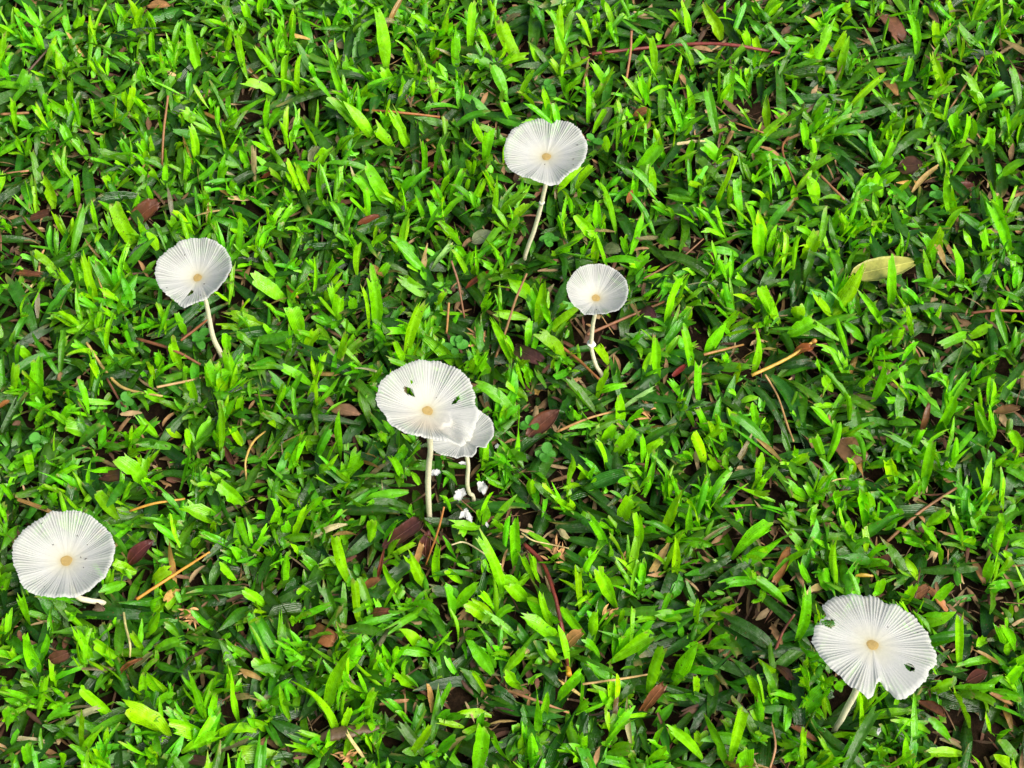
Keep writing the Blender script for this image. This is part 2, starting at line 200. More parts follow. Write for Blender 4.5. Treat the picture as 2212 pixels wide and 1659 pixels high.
BLADES = [[-2242,1913,80,-2311,1971,230,49,0],
[-2244,2184,80,-2203,2215,183,50,0],
[-1993,2259,80,-2028,2297,193,42,0],
[-1930,2144,80,-1870,2210,240,37,0],
[-1827,2031,80,-1820,2074,205,33,0],
[-1728,2042,80,-1763,2061,165,41,0],
[-1723,2031,80,-1680,2076,208,29,0],
[-1587,1941,80,-1612,2038,293,58,0],
[-1458,2076,80,-1423,2108,187,50,0],
[-1336,1896,80,-1369,1980,273,41,0],
[-1336,2224,80,-1383,2275,215,46,0],
[-1194,2099,80,-1171,2153,222,37,0],
[-1139,2144,80,-1107,2208,236,37,0],
[-1140,1786,80,-1110,1868,273,37,0],
[-1205,1907,80,-1276,1956,216,33,0],
[-2183,1644,80,-2167,1713,253,49,0],
[-1996,1775,80,-2017,1790,159,49,0],
[-1848,1688,80,-1975,1698,152,37,0],
[-2070,1580,80,-2073,1619,203,32,0],
[-2453,1548,80,-2445,1599,225,32,0],
[-1456,1473,80,-1559,1488,159,40,0],
[-1499,1974,80,-1402,1977,137,58,0],
[-1213,1775,80,-1328,1786,151,45,0],
[-973,1442,80,-1028,1484,211,36,0],
[-770,1548,80,-874,1603,232,56,0],
[-1792,813,80,-1858,894,295,69,0],
[-1435,862,80,-1421,898,206,43,0],
[-1576,881,80,-1619,899,168,46,0],
[-1448,1010,80,-1466,1047,205,47,0],
[-2084,1050,80,-2077,1107,242,31,0],
[-1921,1121,80,-1953,1147,183,39,0],
[-1764,1203,80,-1815,1221,167,39,0],
[-2211,1061,80,-2227,1109,227,55,0],
[-1734,1061,80,-1740,1086,183,31,0],
[-1591,1203,80,-1566,1256,234,32,0],
[-1291,1306,80,-1322,1324,167,40,0],
[-942,1306,80,-880,1328,175,56,0],
[-1026,1131,80,-1077,1188,241,35,0],
[-979,1131,80,-1024,1181,227,35,0],
[-1268,911,80,-1309,932,176,43,0],
[-1244,901,80,-1167,915,161,39,0],
[-2187,1612,80,-2285,1635,174,57,0],
[-844,1742,80,-903,1863,336,45,0],
[-913,1081,80,-920,1130,227,31,0],
[-1067,1797,80,-1060,1867,252,29,0],
[-2574,1930,80,-2550,2005,258,41,0],
[-2223,862,80,-2296,891,191,46,0],
[-2476,1764,80,-2417,1830,174,65,1],
[-2535,2236,80,-2551,2265,179,38,0],
[-1214,1569,80,-1188,1612,210,48,0],
[-1357,1644,80,-1228,1663,166,45,0],
[-1369,1591,80,-1385,1605,159,48,0],
[-1547,1327,80,-1561,1393,255,40,0],
[-1553,1569,80,-1632,1584,159,64,0],
[-2160,1591,80,-2192,1622,188,40,0],
[-2405,1548,80,-2467,1583,148,48,1],
[-2171,1421,80,-2201,1485,175,48,1],
[-2091,1358,80,-2146,1398,154,48,1],
[-1931,1347,80,-2014,1303,120,40,1],
[-1664,1720,80,-1689,1718,130,49,0],
[-1998,1379,80,-1985,1397,167,36,0],
[-1797,1358,80,-1816,1376,167,32,0],
[-643,1951,80,-672,2085,351,67,0],
[-284,1962,80,-289,2037,258,55,0],
[-411,2167,80,-480,2206,196,64,0],
[27,2048,80,-56,2115,244,71,0],
[-69,2255,80,-116,2299,203,40,0],
[-44,1962,80,82,1967,142,39,0],
[-211,2091,80,-193,2197,304,48,0],
[-100,2048,80,-177,2094,210,44,0],
[233,2048,80,238,2153,304,51,0],
[295,1983,80,214,2067,271,36,0],
[130,1994,80,89,2020,176,39,0],
[393,2124,80,326,2179,224,48,0],
[480,1824,80,391,1865,204,47,0],
[374,1616,80,354,1696,273,35,0],
[-591,1813,80,-649,1843,184,55,0],
[-482,1845,80,-518,1858,156,31,0],
[-508,1402,80,-588,1481,275,50,0],
[-694,1463,80,-821,1542,274,61,0],
[-593,1432,80,-665,1461,185,54,0],
[-434,1204,80,-425,1281,276,30,0],
[-367,1224,80,-320,1354,238,45,1],
[-133,1303,80,-109,1373,262,53,0],
[-142,1453,80,-187,1485,192,38,0],
[-607,1078,80,-692,1150,270,67,0],
[-655,1068,80,-745,1114,222,60,0],
[-338,944,80,-402,971,187,59,0],
[-413,944,80,-460,993,229,37,0],
[-348,1039,80,-397,1067,186,52,0],
[-289,1087,80,-227,1134,221,45,0],
[-94,991,80,-70,1070,285,30,0],
[-42,953,80,91,981,187,45,0],
[-34,859,80,32,886,187,44,0],
[327,1175,80,399,1203,186,45,0],
[380,859,80,296,893,201,59,0],
[410,906,80,399,955,230,44,0],
[485,915,80,420,994,286,44,0],
[616,1263,80,729,1321,241,68,0],
[679,1136,80,665,1182,221,38,0],
[687,1719,80,627,1768,218,39,0],
[817,1834,80,840,1892,232,31,0],
[701,1866,80,684,1961,292,39,0],
[587,1078,80,596,1116,207,37,0],
[50,1782,80,112,1815,191,39,0],
[96,1688,80,34,1701,156,47,0],
[-12,1605,80,-58,1630,177,46,0],
[-215,1146,80,-206,1155,150,30,0],
[-459,747,80,-559,782,153,59,1],
[-107,756,80,-26,792,153,44,1],
[604,1574,80,562,1592,163,46,0],
[411,1534,80,461,1566,191,31,0],
[-36,1761,80,-98,1852,196,55,1],
[173,1605,80,172,1644,151,46,1],
[578,1493,80,598,1506,157,38,0],
[468,1402,80,458,1419,164,46,0],
[-525,2222,80,-602,2232,148,64,0],
[-840,2289,80,-819,2311,169,40,0],
[-836,2048,80,-846,2082,190,32,0],
[-822,1908,80,-834,1948,151,63,1],
[1055,2178,80,979,2242,236,67,0],
[1106,2317,80,1100,2333,158,34,0],
[1315,2306,80,1374,2330,172,67,0],
[906,2201,80,857,2252,215,42,0],
[1518,1930,80,1596,2031,300,54,0],
[1664,1907,80,1686,1987,265,49,0],
[1615,1997,80,1681,2059,237,50,0],
[1634,2294,80,1654,2309,158,29,0],
[1615,2178,80,1488,2207,179,50,0],
[1763,1907,80,1750,1939,187,25,0],
[2058,2076,80,2017,2143,244,46,0],
[2181,2099,80,2147,2144,208,42,0],
[2176,1830,80,2093,1896,245,49,0],
[2170,2282,80,2147,2311,179,34,0],
[2274,2306,80,2226,2330,172,50,0],
[2488,2156,80,2535,2197,201,42,0],
[1268,1997,80,1357,2029,187,58,0],
[1254,2031,80,1228,2063,187,41,0],
[1199,2076,80,1165,2108,187,46,0],
[893,1634,80,857,1690,231,40,0],
[1014,1484,80,952,1650,263,48,1],
[1035,1698,80,1028,1767,252,20,0],
[1084,1698,80,1086,1813,216,57,1],
[1259,1548,80,1254,1607,239,44,0],
[1195,1431,80,1326,1478,218,40,0],
[1011,1306,80,924,1340,197,64,0],
[861,1306,80,885,1344,204,44,0],
[940,1020,80,1038,1135,350,86,0],
[1161,1285,80,1272,1299,160,48,0],
[1458,1327,80,1448,1369,211,36,0],
[1436,1442,80,1415,1480,203,40,0],
[1561,1863,80,1569,1878,158,49,0],
[1408,1786,80,1407,1801,159,29,0],
[1710,1709,80,1854,1770,238,37,0],
[1966,1819,80,1988,1876,230,37,0],
[2108,1775,80,2202,1751,130,41,0],
[2338,1666,80,2257,1693,181,73,0],
[2019,1505,80,2004,1536,189,48,0],
[2189,1452,80,2136,1503,225,64,0],
[2200,1410,80,2214,1477,254,48,0],
[2333,1389,80,2312,1432,211,64,0],
[2431,1463,80,2488,1510,218,48,0],
[1434,1234,80,1548,1264,190,55,0],
[1334,1172,80,1284,1206,197,39,0],
[1457,1050,80,1404,1099,227,63,0],
[1777,1121,80,1733,1147,183,71,0],
[1664,1162,80,1715,1180,168,47,0],
[1792,1182,80,1868,1193,153,47,0],
[1774,1234,80,1830,1264,190,71,0],
[2115,1000,80,2074,1068,264,62,0],
[2070,891,80,2136,928,206,46,0],
[1172,774,80,1147,851,288,61,0],
[1247,852,80,1353,869,169,46,0],
[1098,941,80,1067,1079,251,47,1],
[1359,1091,80,1350,1105,160,39,0],
[1659,1040,80,1674,1043,138,47,0],
[977,862,80,860,909,228,46,0],
[2343,793,80,2231,882,310,54,0],
[2255,774,80,2221,802,192,61,0],
[1696,793,80,1703,833,214,23,0],
[2007,754,80,2002,798,222,38,0],
[1575,813,80,1631,841,191,39,0],
[1377,754,80,1441,787,199,69,0],
[2400,1244,80,2472,1262,167,47,0],
[1457,1601,80,1445,1612,152,20,0],
[1890,1569,80,1902,1584,159,36,0],
[1861,1452,80,1848,1475,174,40,0],
[2385,1709,80,2456,1757,159,49,1],
[2486,1963,80,2440,1974,151,49,0],
[2363,2282,80,2445,2279,130,84,0],
[1485,2121,80,1378,2094,120,42,1],
[1160,1863,80,1245,1899,148,49,1],
[1755,2329,80,1729,2340,151,51,0],
[1762,1275,80,1847,1285,152,40,0],
[1865,1131,80,1917,1142,153,31,0],
[-1930,481,80,-1965,567,313,45,0],
[-1929,415,80,-1800,447,201,26,0],
[-1859,204,80,-1853,235,203,37,0],
[-1826,177,80,-1792,246,287,30,0],
[-1989,351,80,-2135,354,139,45,0],
[-1902,7,80,-1883,61,259,51,0],
[-2133,-72,80,-2082,2,306,66,0],
[-2237,-54,80,-2192,-1,259,44,0],
[-2176,132,80,-2225,149,172,44,0],
[-1984,-98,80,-1967,-78,181,44,0],
[-1810,-89,80,-1950,-113,130,29,0],
[-2102,-193,80,-2019,-173,182,36,0],
[-1998,-210,80,-1906,-181,206,43,0],
[-1863,-253,80,-1968,-253,133,65,0],
[-1588,87,80,-1588,114,196,44,0],
[-1510,123,80,-1538,161,219,52,0],
[-1336,-10,80,-1364,30,228,59,0],
[-1306,-28,80,-1289,2,204,44,0],
[-1250,7,80,-1262,61,259,51,0],
[-1295,204,80,-1292,225,179,45,0],
[-1157,341,80,-1314,348,147,60,0],
[-1245,323,80,-1342,301,130,30,0],
[-1078,500,80,-1203,531,201,68,0],
[-1101,623,80,-1145,647,185,38,0],
[-1085,378,80,-1143,399,178,38,0],
[-1085,277,80,-1138,287,155,37,0],
[-948,231,80,-993,297,279,74,0],
[-933,213,80,-873,237,187,52,0],
[-928,528,80,-909,592,268,19,0],
[-799,369,80,-777,404,209,60,0],
[-864,604,80,-826,636,200,46,0],
[-1762,604,80,-1800,632,192,38,0],
[-1682,787,80,-1715,808,176,46,0],
[-1777,816,80,-1832,843,188,54,0],
[-1853,537,80,-1925,616,200,53,1],
[-1556,-80,80,-1640,-70,157,51,0],
[-1425,-80,80,-1432,-50,205,44,0],
[-1231,-141,80,-1293,-125,173,44,0],
[-1208,-150,80,-1183,-127,189,44,0],
[-1409,-330,80,-1424,-304,199,50,0],
[-1473,-262,80,-1523,-261,133,36,0],
[-1071,-150,80,-1008,-110,229,36,0],
[-929,25,80,-1031,42,172,44,0],
[-903,-45,80,-864,-9,220,44,0],
[-756,-355,80,-749,-283,311,36,0],
[-855,-372,80,-784,-296,213,43,1],
[-1614,-489,80,-1696,-463,200,78,0],
[-1287,-338,80,-1262,-257,334,29,0],
[-2100,-464,80,-2094,-432,216,43,0],
[-708,-464,80,-656,-432,216,71,0],
[-1574,-262,80,-1631,-239,190,36,0],
[-1864,305,80,-1942,356,174,37,1],
[-2111,-124,80,-2140,-114,157,36,0],
[-2151,671,80,-2233,692,177,38,0],
[-1080,314,80,-1272,249,120,52,2],
[-1389,-80,80,-1399,15,122,44,2],
[-1505,305,80,-1536,332,194,37,0],
[-1481,286,80,-1409,369,118,52,2],
[-2011,231,80,-2099,167,120,52,2],
[-1997,-489,80,-1861,-472,175,28,0],
[-1197,-296,80,-1230,-279,174,36,0],
[-627,349,80,-643,446,341,57,0],
[-662,331,80,-676,405,292,18,0],
[-478,166,80,-399,271,365,50,0],
[-614,218,80,-590,276,182,43,1],
[-287,149,80,-388,191,228,64,0],
[-224,719,80,-274,732,159,44,0],
[-362,682,80,-281,757,150,29,3],
[-413,664,80,-548,740,195,51,1],
[82,500,80,-19,526,189,72,0],
[110,367,80,144,437,284,57,0],
[46,384,80,-83,383,130,50,0],
[-18,166,80,-95,234,286,42,0],
[167,296,80,299,329,205,50,0],
[222,175,80,115,207,206,64,0],
[564,636,80,639,663,188,58,0],
[391,719,80,388,749,195,44,0],
[435,710,80,387,750,217,37,0],
[599,600,80,726,585,130,29,0],
[710,331,80,768,429,341,43,0],
[427,140,80,374,162,184,42,0],
[390,-46,80,431,-9,222,35,0],
[401,-30,80,503,-24,146,35,0],
[496,-122,80,654,-50,154,21,3],
[472,-204,80,460,-164,232,55,0],
[408,-286,80,459,-271,171,48,0],
[468,-342,80,531,-309,218,68,0],
[376,-204,80,264,-238,120,35,1],
[655,29,80,637,103,303,42,0],
[569,-383,80,563,-352,210,27,0],
[583,-375,80,645,-350,195,41,0],
[-502,-391,80,-457,-376,171,41,0],
[-461,-399,80,-389,-378,187,48,0],
[-485,-486,80,-527,-453,219,34,0],
[16,-375,80,29,-285,354,34,0],
[-4,-146,80,-156,-77,201,62,1],
[30,-359,80,160,-279,120,68,2],
[234,-4,80,122,57,115,42,2],
[321,-486,80,312,-477,156,54,0],
[404,-423,80,359,-386,226,41,0],
[-117,72,80,-164,94,184,49,0],
[-18,29,80,-18,38,154,35,0],
[-717,296,80,-771,321,144,43,1],
[-730,420,80,-732,436,167,43,0],
[-616,627,80,-577,652,143,44,1],
[-719,645,80,-703,696,239,44,0],
[-402,518,80,-515,558,159,58,1],
[-294,536,80,-372,541,122,43,1],
[60,209,80,200,138,120,35,2],
[80,38,80,73,47,154,42,0],
[491,384,80,557,511,126,29,2],
[665,-72,80,623,-26,112,49,2],
[268,-63,80,230,-197,120,56,2],
[-692,55,80,-722,67,161,28,0],
[-601,55,80,-625,64,154,42,0],
[-506,-286,80,-626,-295,120,41,1],
[1169,738,80,1147,797,251,61,0],
[1039,748,80,898,751,120,38,1],
[1323,651,80,1328,720,274,23,0],
[1971,709,80,1897,756,229,46,0],
[1484,415,80,1600,501,314,83,0],
[1752,462,80,1717,544,306,53,0],
[1694,341,80,1582,404,270,34,0],
[1467,397,80,1382,432,209,38,0],
[1218,378,80,1129,431,247,60,0],
[1090,585,80,1046,588,139,38,0],
[807,105,80,757,181,303,37,0],
[892,186,80,954,238,249,67,0],
[1090,96,80,1084,165,288,41,0],
[795,323,80,795,354,202,45,0],
[1286,295,80,1381,309,163,67,0],
[1314,360,80,1304,380,178,67,0],
[1529,177,80,1456,239,272,26,0],
[1501,123,80,1378,147,187,37,0],
[1749,231,80,1758,248,171,45,0],
[1925,332,80,1951,363,202,52,0],
[2105,277,80,2180,287,155,45,0],
[2223,378,80,2256,406,194,68,0],
[2086,594,80,2030,652,253,53,0],
[2202,604,80,2227,636,200,68,0],
[1623,-54,80,1650,3,267,44,0],
[1668,25,80,1776,55,152,37,1],
[2104,105,80,2193,115,156,37,0],
[1965,52,80,1863,18,130,44,0],
[1437,-10,80,1391,3,164,51,0],
[1394,78,80,1369,92,164,44,0],
[841,-72,80,825,-8,283,44,0],
[992,7,80,1018,41,212,44,0],
[923,-45,80,901,-29,173,22,0],
[1079,-210,80,1057,-177,214,36,0],
[999,-219,80,961,-196,190,43,0],
[838,-397,80,785,-355,240,43,0],
[944,-296,80,882,-253,239,43,0],
[860,-253,80,814,-214,230,36,0],
[1373,-397,80,1413,-332,296,36,0],
[1222,-414,80,1300,-410,142,43,0],
[1493,-184,80,1468,-142,237,29,0],
[1870,-245,80,1933,-185,278,43,0],
[2085,-253,80,2042,-204,254,50,0],
[2109,-236,80,2102,-210,198,22,0],
[1773,-330,80,1784,-304,199,36,0],
[1797,-489,80,1807,-421,305,50,0],
[1934,-414,80,1923,-372,240,36,0],
[1656,-480,80,1632,-455,200,57,0],
[1482,-447,80,1450,-434,167,43,0],
[906,-447,80,849,-431,175,43,0],
[2232,-330,80,2174,-304,199,50,0],
[1084,-439,80,1075,-422,175,64,0],
[1896,594,80,2028,554,120,46,1],
[1590,268,80,1508,304,157,45,1],
[2084,286,80,1946,194,120,45,1],
[1722,604,80,1615,583,120,30,2],
[1293,471,80,1318,548,117,38,2],
[1485,268,80,1374,299,152,37,1],
[1234,105,80,1350,115,105,37,2],
[1429,61,80,1552,25,120,37,2],
[1412,-202,80,1313,-179,190,36,0],
[1421,-107,80,1346,-144,130,29,0],
[1863,443,80,1808,501,179,45,1],
[995,286,80,951,296,155,30,0],
[755,-54,80,700,-19,159,44,1],
[1367,-380,80,1323,-328,184,43,1],
[-2164,-588,80,-2182,-570,181,30,0],
[-1943,-1403,80,-1937,-1353,295,71,0],
[-2009,-1182,80,-2017,-1140,262,43,0],
[-1712,-666,80,-1773,-635,218,52,0],
[-1640,-640,80,-1731,-628,164,37,0],
[-1276,-691,80,-1406,-677,173,67,0],
[-1556,-579,80,-1586,-558,190,45,0],
[-1257,-828,80,-1186,-807,192,67,0],
[-1027,-726,80,-979,-698,209,37,0],
[-927,-777,80,-847,-727,272,37,0],
[-957,-1003,80,-933,-951,286,44,0],
[-957,-768,80,-965,-757,165,45,0],
[-1179,-596,80,-1257,-575,190,60,0],
[-1507,-978,80,-1431,-970,157,51,0],
[-1362,-811,80,-1318,-814,130,44,0],
[-1045,-1101,80,-1114,-1087,177,44,0],
[-671,-1011,80,-727,-933,357,44,0],
[-720,-920,80,-803,-931,130,44,0],
[-1612,-1349,80,-1700,-1329,199,50,0],
[-1726,-1349,80,-1772,-1301,285,36,0],
[-1510,-1230,80,-1442,-1204,216,50,0],
[-1465,-1317,80,-1343,-1297,150,43,1],
[-1425,-1504,80,-1462,-1478,221,56,0],
[-1425,-1565,80,-1358,-1557,162,49,0],
[-1227,-1626,80,-1258,-1551,388,35,0],
[-1102,-1611,80,-1115,-1533,397,32,0],
[-710,-1678,80,-859,-1601,400,63,0],
[-751,-1565,80,-633,-1475,432,63,0],
[-1619,-1595,80,-1717,-1561,252,42,0],
[-1854,-1458,80,-1846,-1435,210,35,0],
[-2060,-1504,80,-1927,-1538,120,56,1],
[-1708,-1775,80,-1665,-1713,357,35,0],
[-1693,-1790,80,-1613,-1748,288,35,0],
[-1628,-1753,80,-1599,-1728,226,24,0],
[-1391,-1693,80,-1510,-1654,275,84,0],
[-1246,-1686,80,-1366,-1675,173,63,0],
[-1295,-1753,80,-1164,-1736,195,49,0],
[-1176,-1693,80,-1029,-1688,152,42,0],
[-947,-1782,80,-1092,-1796,130,76,0],
[-813,-1708,80,-966,-1638,124,63,2],
[-979,-1411,80,-1044,-1386,158,57,1],
[-976,-1663,80,-1044,-1655,163,42,0],
[-1793,-1819,80,-1783,-1808,175,62,0],
[-1904,-1812,80,-1914,-1772,192,48,1],
[-1349,-1027,80,-1110,-1041,120,44,2],
[-1915,-1580,80,-1851,-1534,291,32,0],
[-1148,-887,80,-1191,-875,165,44,0],
[-1607,-937,80,-1693,-935,138,51,0],
[-850,-1077,80,-886,-1065,167,58,0],
[-2009,-1611,80,-2012,-1600,172,63,0],
[-1854,-1618,80,-1752,-1598,152,49,1],
[-1668,-1293,80,-1692,-1205,126,43,2],
[-1950,-1427,80,-2001,-1361,121,43,2],
[-2049,-1133,80,-2073,-1210,120,43,2],
[-1171,-970,80,-1212,-955,175,44,0],
[-818,-870,80,-925,-862,127,44,1],
[-805,-961,80,-880,-927,168,44,1],
[-1979,-622,80,-1972,-611,164,45,0],
[-1917,-640,80,-1890,-552,123,60,2],
[-1788,-648,80,-1861,-538,128,45,2],
[-1254,-1198,80,-1317,-1164,170,36,1],
[-1331,-743,80,-1290,-797,130,52,0],
[-1823,-1693,80,-1751,-1682,138,42,1],
[-1644,-1003,80,-1718,-1057,120,44,1],
[-52,-1044,80,-135,-947,410,44,0],
[7,-903,80,14,-831,336,44,0],
[89,-570,80,81,-552,181,45,0],
[406,-819,80,320,-772,264,37,0],
[524,-819,80,523,-769,273,44,0],
[477,-691,80,523,-660,218,67,0],
[654,-734,80,716,-680,280,52,0],
[-374,-994,80,-432,-948,267,58,0],
[-316,-961,80,-297,-918,258,44,0],
[-467,-1044,80,-524,-1001,259,36,0],
[-254,-1133,80,-288,-1068,217,51,1],
[-233,-1109,80,-137,-1079,223,44,0],
[-95,-1173,80,-194,-1156,187,51,0],
[-59,-1182,80,6,-1164,187,36,0],
[158,-1173,80,113,-1135,253,32,0],
[14,-1011,80,-66,-1006,148,58,0],
[50,-1068,80,-22,-1054,176,58,0],
[186,-1261,80,42,-1232,226,79,0],
[282,-1125,80,269,-1058,334,33,0],
[301,-1238,80,211,-1196,263,43,0],
[329,-1269,80,345,-1228,264,43,0],
[434,-1101,80,348,-1046,297,58,0],
[446,-1206,80,455,-1182,206,22,0],
[420,-1348,80,569,-1316,237,57,0],
[555,-1526,80,595,-1448,393,49,0],
[-373,-1293,80,-461,-1273,198,57,0],
[-358,-1325,80,-477,-1326,130,43,0],
[-562,-1411,80,-526,-1385,219,50,0],
[-690,-1403,80,-617,-1371,238,57,0],
[35,-1480,80,-22,-1461,200,49,0],
[-93,-1395,80,-156,-1336,214,57,1],
[-22,-1395,80,49,-1358,179,43,1],
[176,-1457,80,84,-1399,119,50,2],
[196,-1526,80,290,-1483,280,42,0],
[97,-1663,80,94,-1600,352,42,0],
[125,-1618,80,137,-1581,262,35,0],
[-114,-1488,80,-161,-1465,210,28,0],
[-397,-1473,80,-463,-1459,181,49,0],
[-575,-1610,80,-538,-1576,252,42,0],
[-106,-1603,80,-223,-1618,130,42,0],
[-139,-1825,80,-108,-1767,348,62,0],
[75,-1811,80,74,-1769,288,48,0],
[-15,-1782,80,-69,-1754,236,41,0],
[276,-1767,80,279,-1745,216,42,0],
[407,-1542,80,395,-1516,221,35,0],
[425,-1633,80,557,-1609,110,49,2],
[452,-1663,80,353,-1678,130,63,0],
[613,-1819,80,535,-1788,248,41,0],
[-210,-1648,80,-299,-1648,131,28,0],
[-409,-1775,80,-313,-1735,277,35,0],
[-594,-785,80,-588,-761,201,44,0],
[-23,-768,80,-89,-757,165,59,0],
[688,-961,80,674,-899,311,37,0],
[584,-1165,80,508,-1199,130,29,0],
[685,-1165,80,581,-1167,130,58,0],
[-157,-726,80,-252,-746,130,45,0],
[294,-886,80,320,-872,175,37,0],
[254,-640,80,170,-622,182,37,0],
[666,-1708,80,625,-1694,184,49,0],
[-713,-777,80,-722,-841,120,37,1],
[-654,-1411,80,-619,-1352,119,35,2],
[13,-1565,80,-78,-1500,122,49,2],
[428,-1549,80,484,-1491,120,42,2],
[-322,-1325,80,-249,-1287,178,43,1],
[87,-970,80,43,-936,231,29,0],
[116,-978,80,79,-948,222,29,0],
[173,-1165,80,63,-1142,206,65,0],
[-636,-1182,80,-643,-1115,335,36,0],
[-587,-1133,80,-604,-1125,158,29,0],
[-341,-1133,80,-352,-1110,205,29,0],
[-386,-1068,80,-429,-1036,111,44,2],
[349,-1333,80,289,-1318,179,43,0],
[-220,-986,80,-276,-975,166,37,0],
[311,-1752,80,178,-1762,120,42,1],
[-311,-1825,80,-297,-1744,128,41,2],
[454,-1811,80,356,-1804,131,41,1],
[755,-751,80,752,-711,245,37,0],
[843,-640,80,907,-609,217,67,0],
[807,-622,80,841,-588,226,52,0],
[989,-912,80,1155,-865,266,66,0],
[963,-861,80,1086,-815,265,66,0],
[1109,-588,80,951,-573,172,45,0],
[1360,-1036,80,1334,-952,375,33,0],
[987,-726,80,956,-708,182,37,0],
[1268,-570,80,1176,-556,172,38,0],
[1365,-828,80,1268,-823,147,37,0],
[1793,-709,80,1845,-694,173,52,0],
[1927,-657,80,2004,-652,146,45,0],
[1710,-588,80,1745,-563,199,30,0],
[2057,-853,80,2057,-813,247,44,0],
[1927,-828,80,1950,-820,156,52,0],
[1631,-1093,80,1663,-1069,205,44,0],
[1760,-1101,80,1824,-1071,223,44,0],
[1721,-1190,80,1828,-1179,168,58,0],
[1534,-1044,80,1535,-1030,176,44,0],
[1183,-1238,80,1183,-1165,355,50,0],
[849,-1166,80,935,-1152,177,58,0],
[772,-1254,80,835,-1234,197,29,0],
[1130,-1085,80,1013,-1037,189,44,1],
[1056,-1301,80,879,-1192,132,64,2],
[1219,-1325,80,998,-1348,120,43,2],
[663,-1450,80,740,-1397,306,71,0],
[1075,-1434,80,999,-1412,210,50,0],
[1004,-1527,80,939,-1490,260,42,0],
[1175,-1588,80,1261,-1538,203,70,1],
[1399,-1663,80,1364,-1615,303,28,0],
[1828,-1633,80,1740,-1590,283,49,0],
[1834,-1372,80,1787,-1295,378,36,0],
[2050,-1262,80,2008,-1245,188,72,0],
[2006,-1465,80,2057,-1440,220,42,0],
[2146,-995,80,2001,-1032,120,37,1],
[867,-1797,80,894,-1718,416,48,0],
[914,-1826,80,915,-1801,226,69,0],
[744,-1775,80,622,-1736,277,42,0],
[1504,-1656,80,1652,-1656,115,35,1],
[1439,-1611,80,1604,-1608,141,42,0],
[1776,-1768,80,1634,-1782,130,42,0],
[1067,-1716,80,1134,-1752,130,42,0],
[1449,-1782,80,1478,-1774,164,41,0],
[1569,-1819,80,1533,-1780,278,34,0],
[1306,-1686,80,1388,-1693,130,42,0],
[1396,-1826,80,1214,-1685,146,55,2],
[1713,-1489,80,1780,-1486,141,49,0],
[1994,-986,80,2005,-956,222,44,0],
[745,-1504,80,729,-1484,201,42,0],
[847,-1797,80,765,-1699,294,48,1],
[722,-811,80,850,-842,120,52,1],
[788,-970,80,913,-893,122,51,2],
[1006,-995,80,876,-1032,120,44,1],
[1342,-751,80,1191,-748,104,37,2],
[1255,-986,80,1210,-947,175,37,1],
[1339,-1027,80,1293,-988,175,51,1],
[821,-1286,80,895,-1269,143,50,1],
[769,-1190,80,772,-1157,234,29,0],
[845,-1109,80,797,-1104,148,15,0],
[701,-1238,80,676,-1217,150,36,1],
[1104,-1044,80,1164,-1046,130,29,0],
[723,-1512,80,628,-1522,120,42,1],
[1205,-1489,80,1172,-1434,209,35,1],
[1348,-1465,80,1321,-1462,122,57,1],
[2002,-1036,80,2051,-1028,128,44,1],
[1814,-903,80,1786,-876,211,44,0],
[1662,-878,80,1685,-875,120,29,1],
[1955,-1270,80,1903,-1318,130,43,0],
[1511,-700,80,1474,-653,262,45,0],
[1547,-640,80,1510,-619,191,45,0],
[1398,-631,80,1377,-610,190,37,0],
[1617,-614,80,1579,-612,136,45,0],
[1132,-1775,80,1068,-1804,130,42,0],
[1949,-1364,80,1822,-1407,120,36,1],
[1958,-1504,80,2057,-1538,120,42,1],
[1969,-1819,80,1900,-1814,154,55,0]]


rng = np.random.default_rng(11)
random.seed(7)
U = 1e-4

# ------------------------------------------------------------------ helpers
def dull(c, k=.12, b=.86):
    g = sum(c) / 3
    return tuple((v * (1 - k) + g * k) * b for v in c)

def srgb(c):
    return tuple(((v / 255) / 12.92 if v / 255 <= .04045 else ((v / 255 + .055) / 1.055) ** 2.4) for v in c)

def tag(o, label=None, cat=None, group=None, kind=None):
    if label: o['label'] = label
    if cat: o['category'] = cat
    if group: o['group'] = group
    if kind: o['kind'] = kind
    return o

def link(name, me, mat=None, parent=None):
    o = bpy.data.objects.new(name, me)
    COL.objects.link(o)
    if mat is not None and me is not None and not me.materials:
        me.materials.append(mat)
    if parent is not None:
        o.parent = parent
    return o

def mesh_np(name, v, f, cols=None, uv=None, smooth=True):
    """v (n,3), f (m,4) quads; cols (n,4) point colours, uv (n,2) per vertex"""
    v = np.ascontiguousarray(v, dtype=np.float32); f = np.ascontiguousarray(f, dtype=np.int32)
    me = bpy.data.meshes.new(name)
    m, k = f.shape
    me.vertices.add(len(v)); me.vertices.foreach_set('co', v.ravel())
    me.loops.add(m * k); me.loops.foreach_set('vertex_index', f.ravel())
    me.polygons.add(m)
    me.polygons.foreach_set('loop_start', np.arange(0, m * k, k, dtype=np.int32))
    me.polygons.foreach_set('loop_total', np.full(m, k, dtype=np.int32))
    me.polygons.foreach_set('use_smooth', np.full(m, smooth, dtype=bool))
    if uv is not None:
        l = me.uv_layers.new(name='UVMap')
        l.data.foreach_set('uv', np.ascontiguousarray(np.asarray(uv, dtype=np.float32)[f.ravel()]).ravel())
    if cols is not None:
        a = me.color_attributes.new('Col', 'FLOAT_COLOR', 'POINT')
        a.data.foreach_set('color', np.ascontiguousarray(cols, dtype=np.float32).ravel())
    me.update(calc_edges=True)
    me.validate()
    return me

def grid_faces(rows, cols, wrap=False):
    r = np.arange(rows - 1)[:, None]
    c = np.arange(cols if wrap else cols - 1)[None, :]
    c2 = (c + 1) % cols
    return np.stack([r * cols + c, r * cols + c2, (r + 1) * cols + c2, (r + 1) * cols + c], -1).reshape(-1, 4)

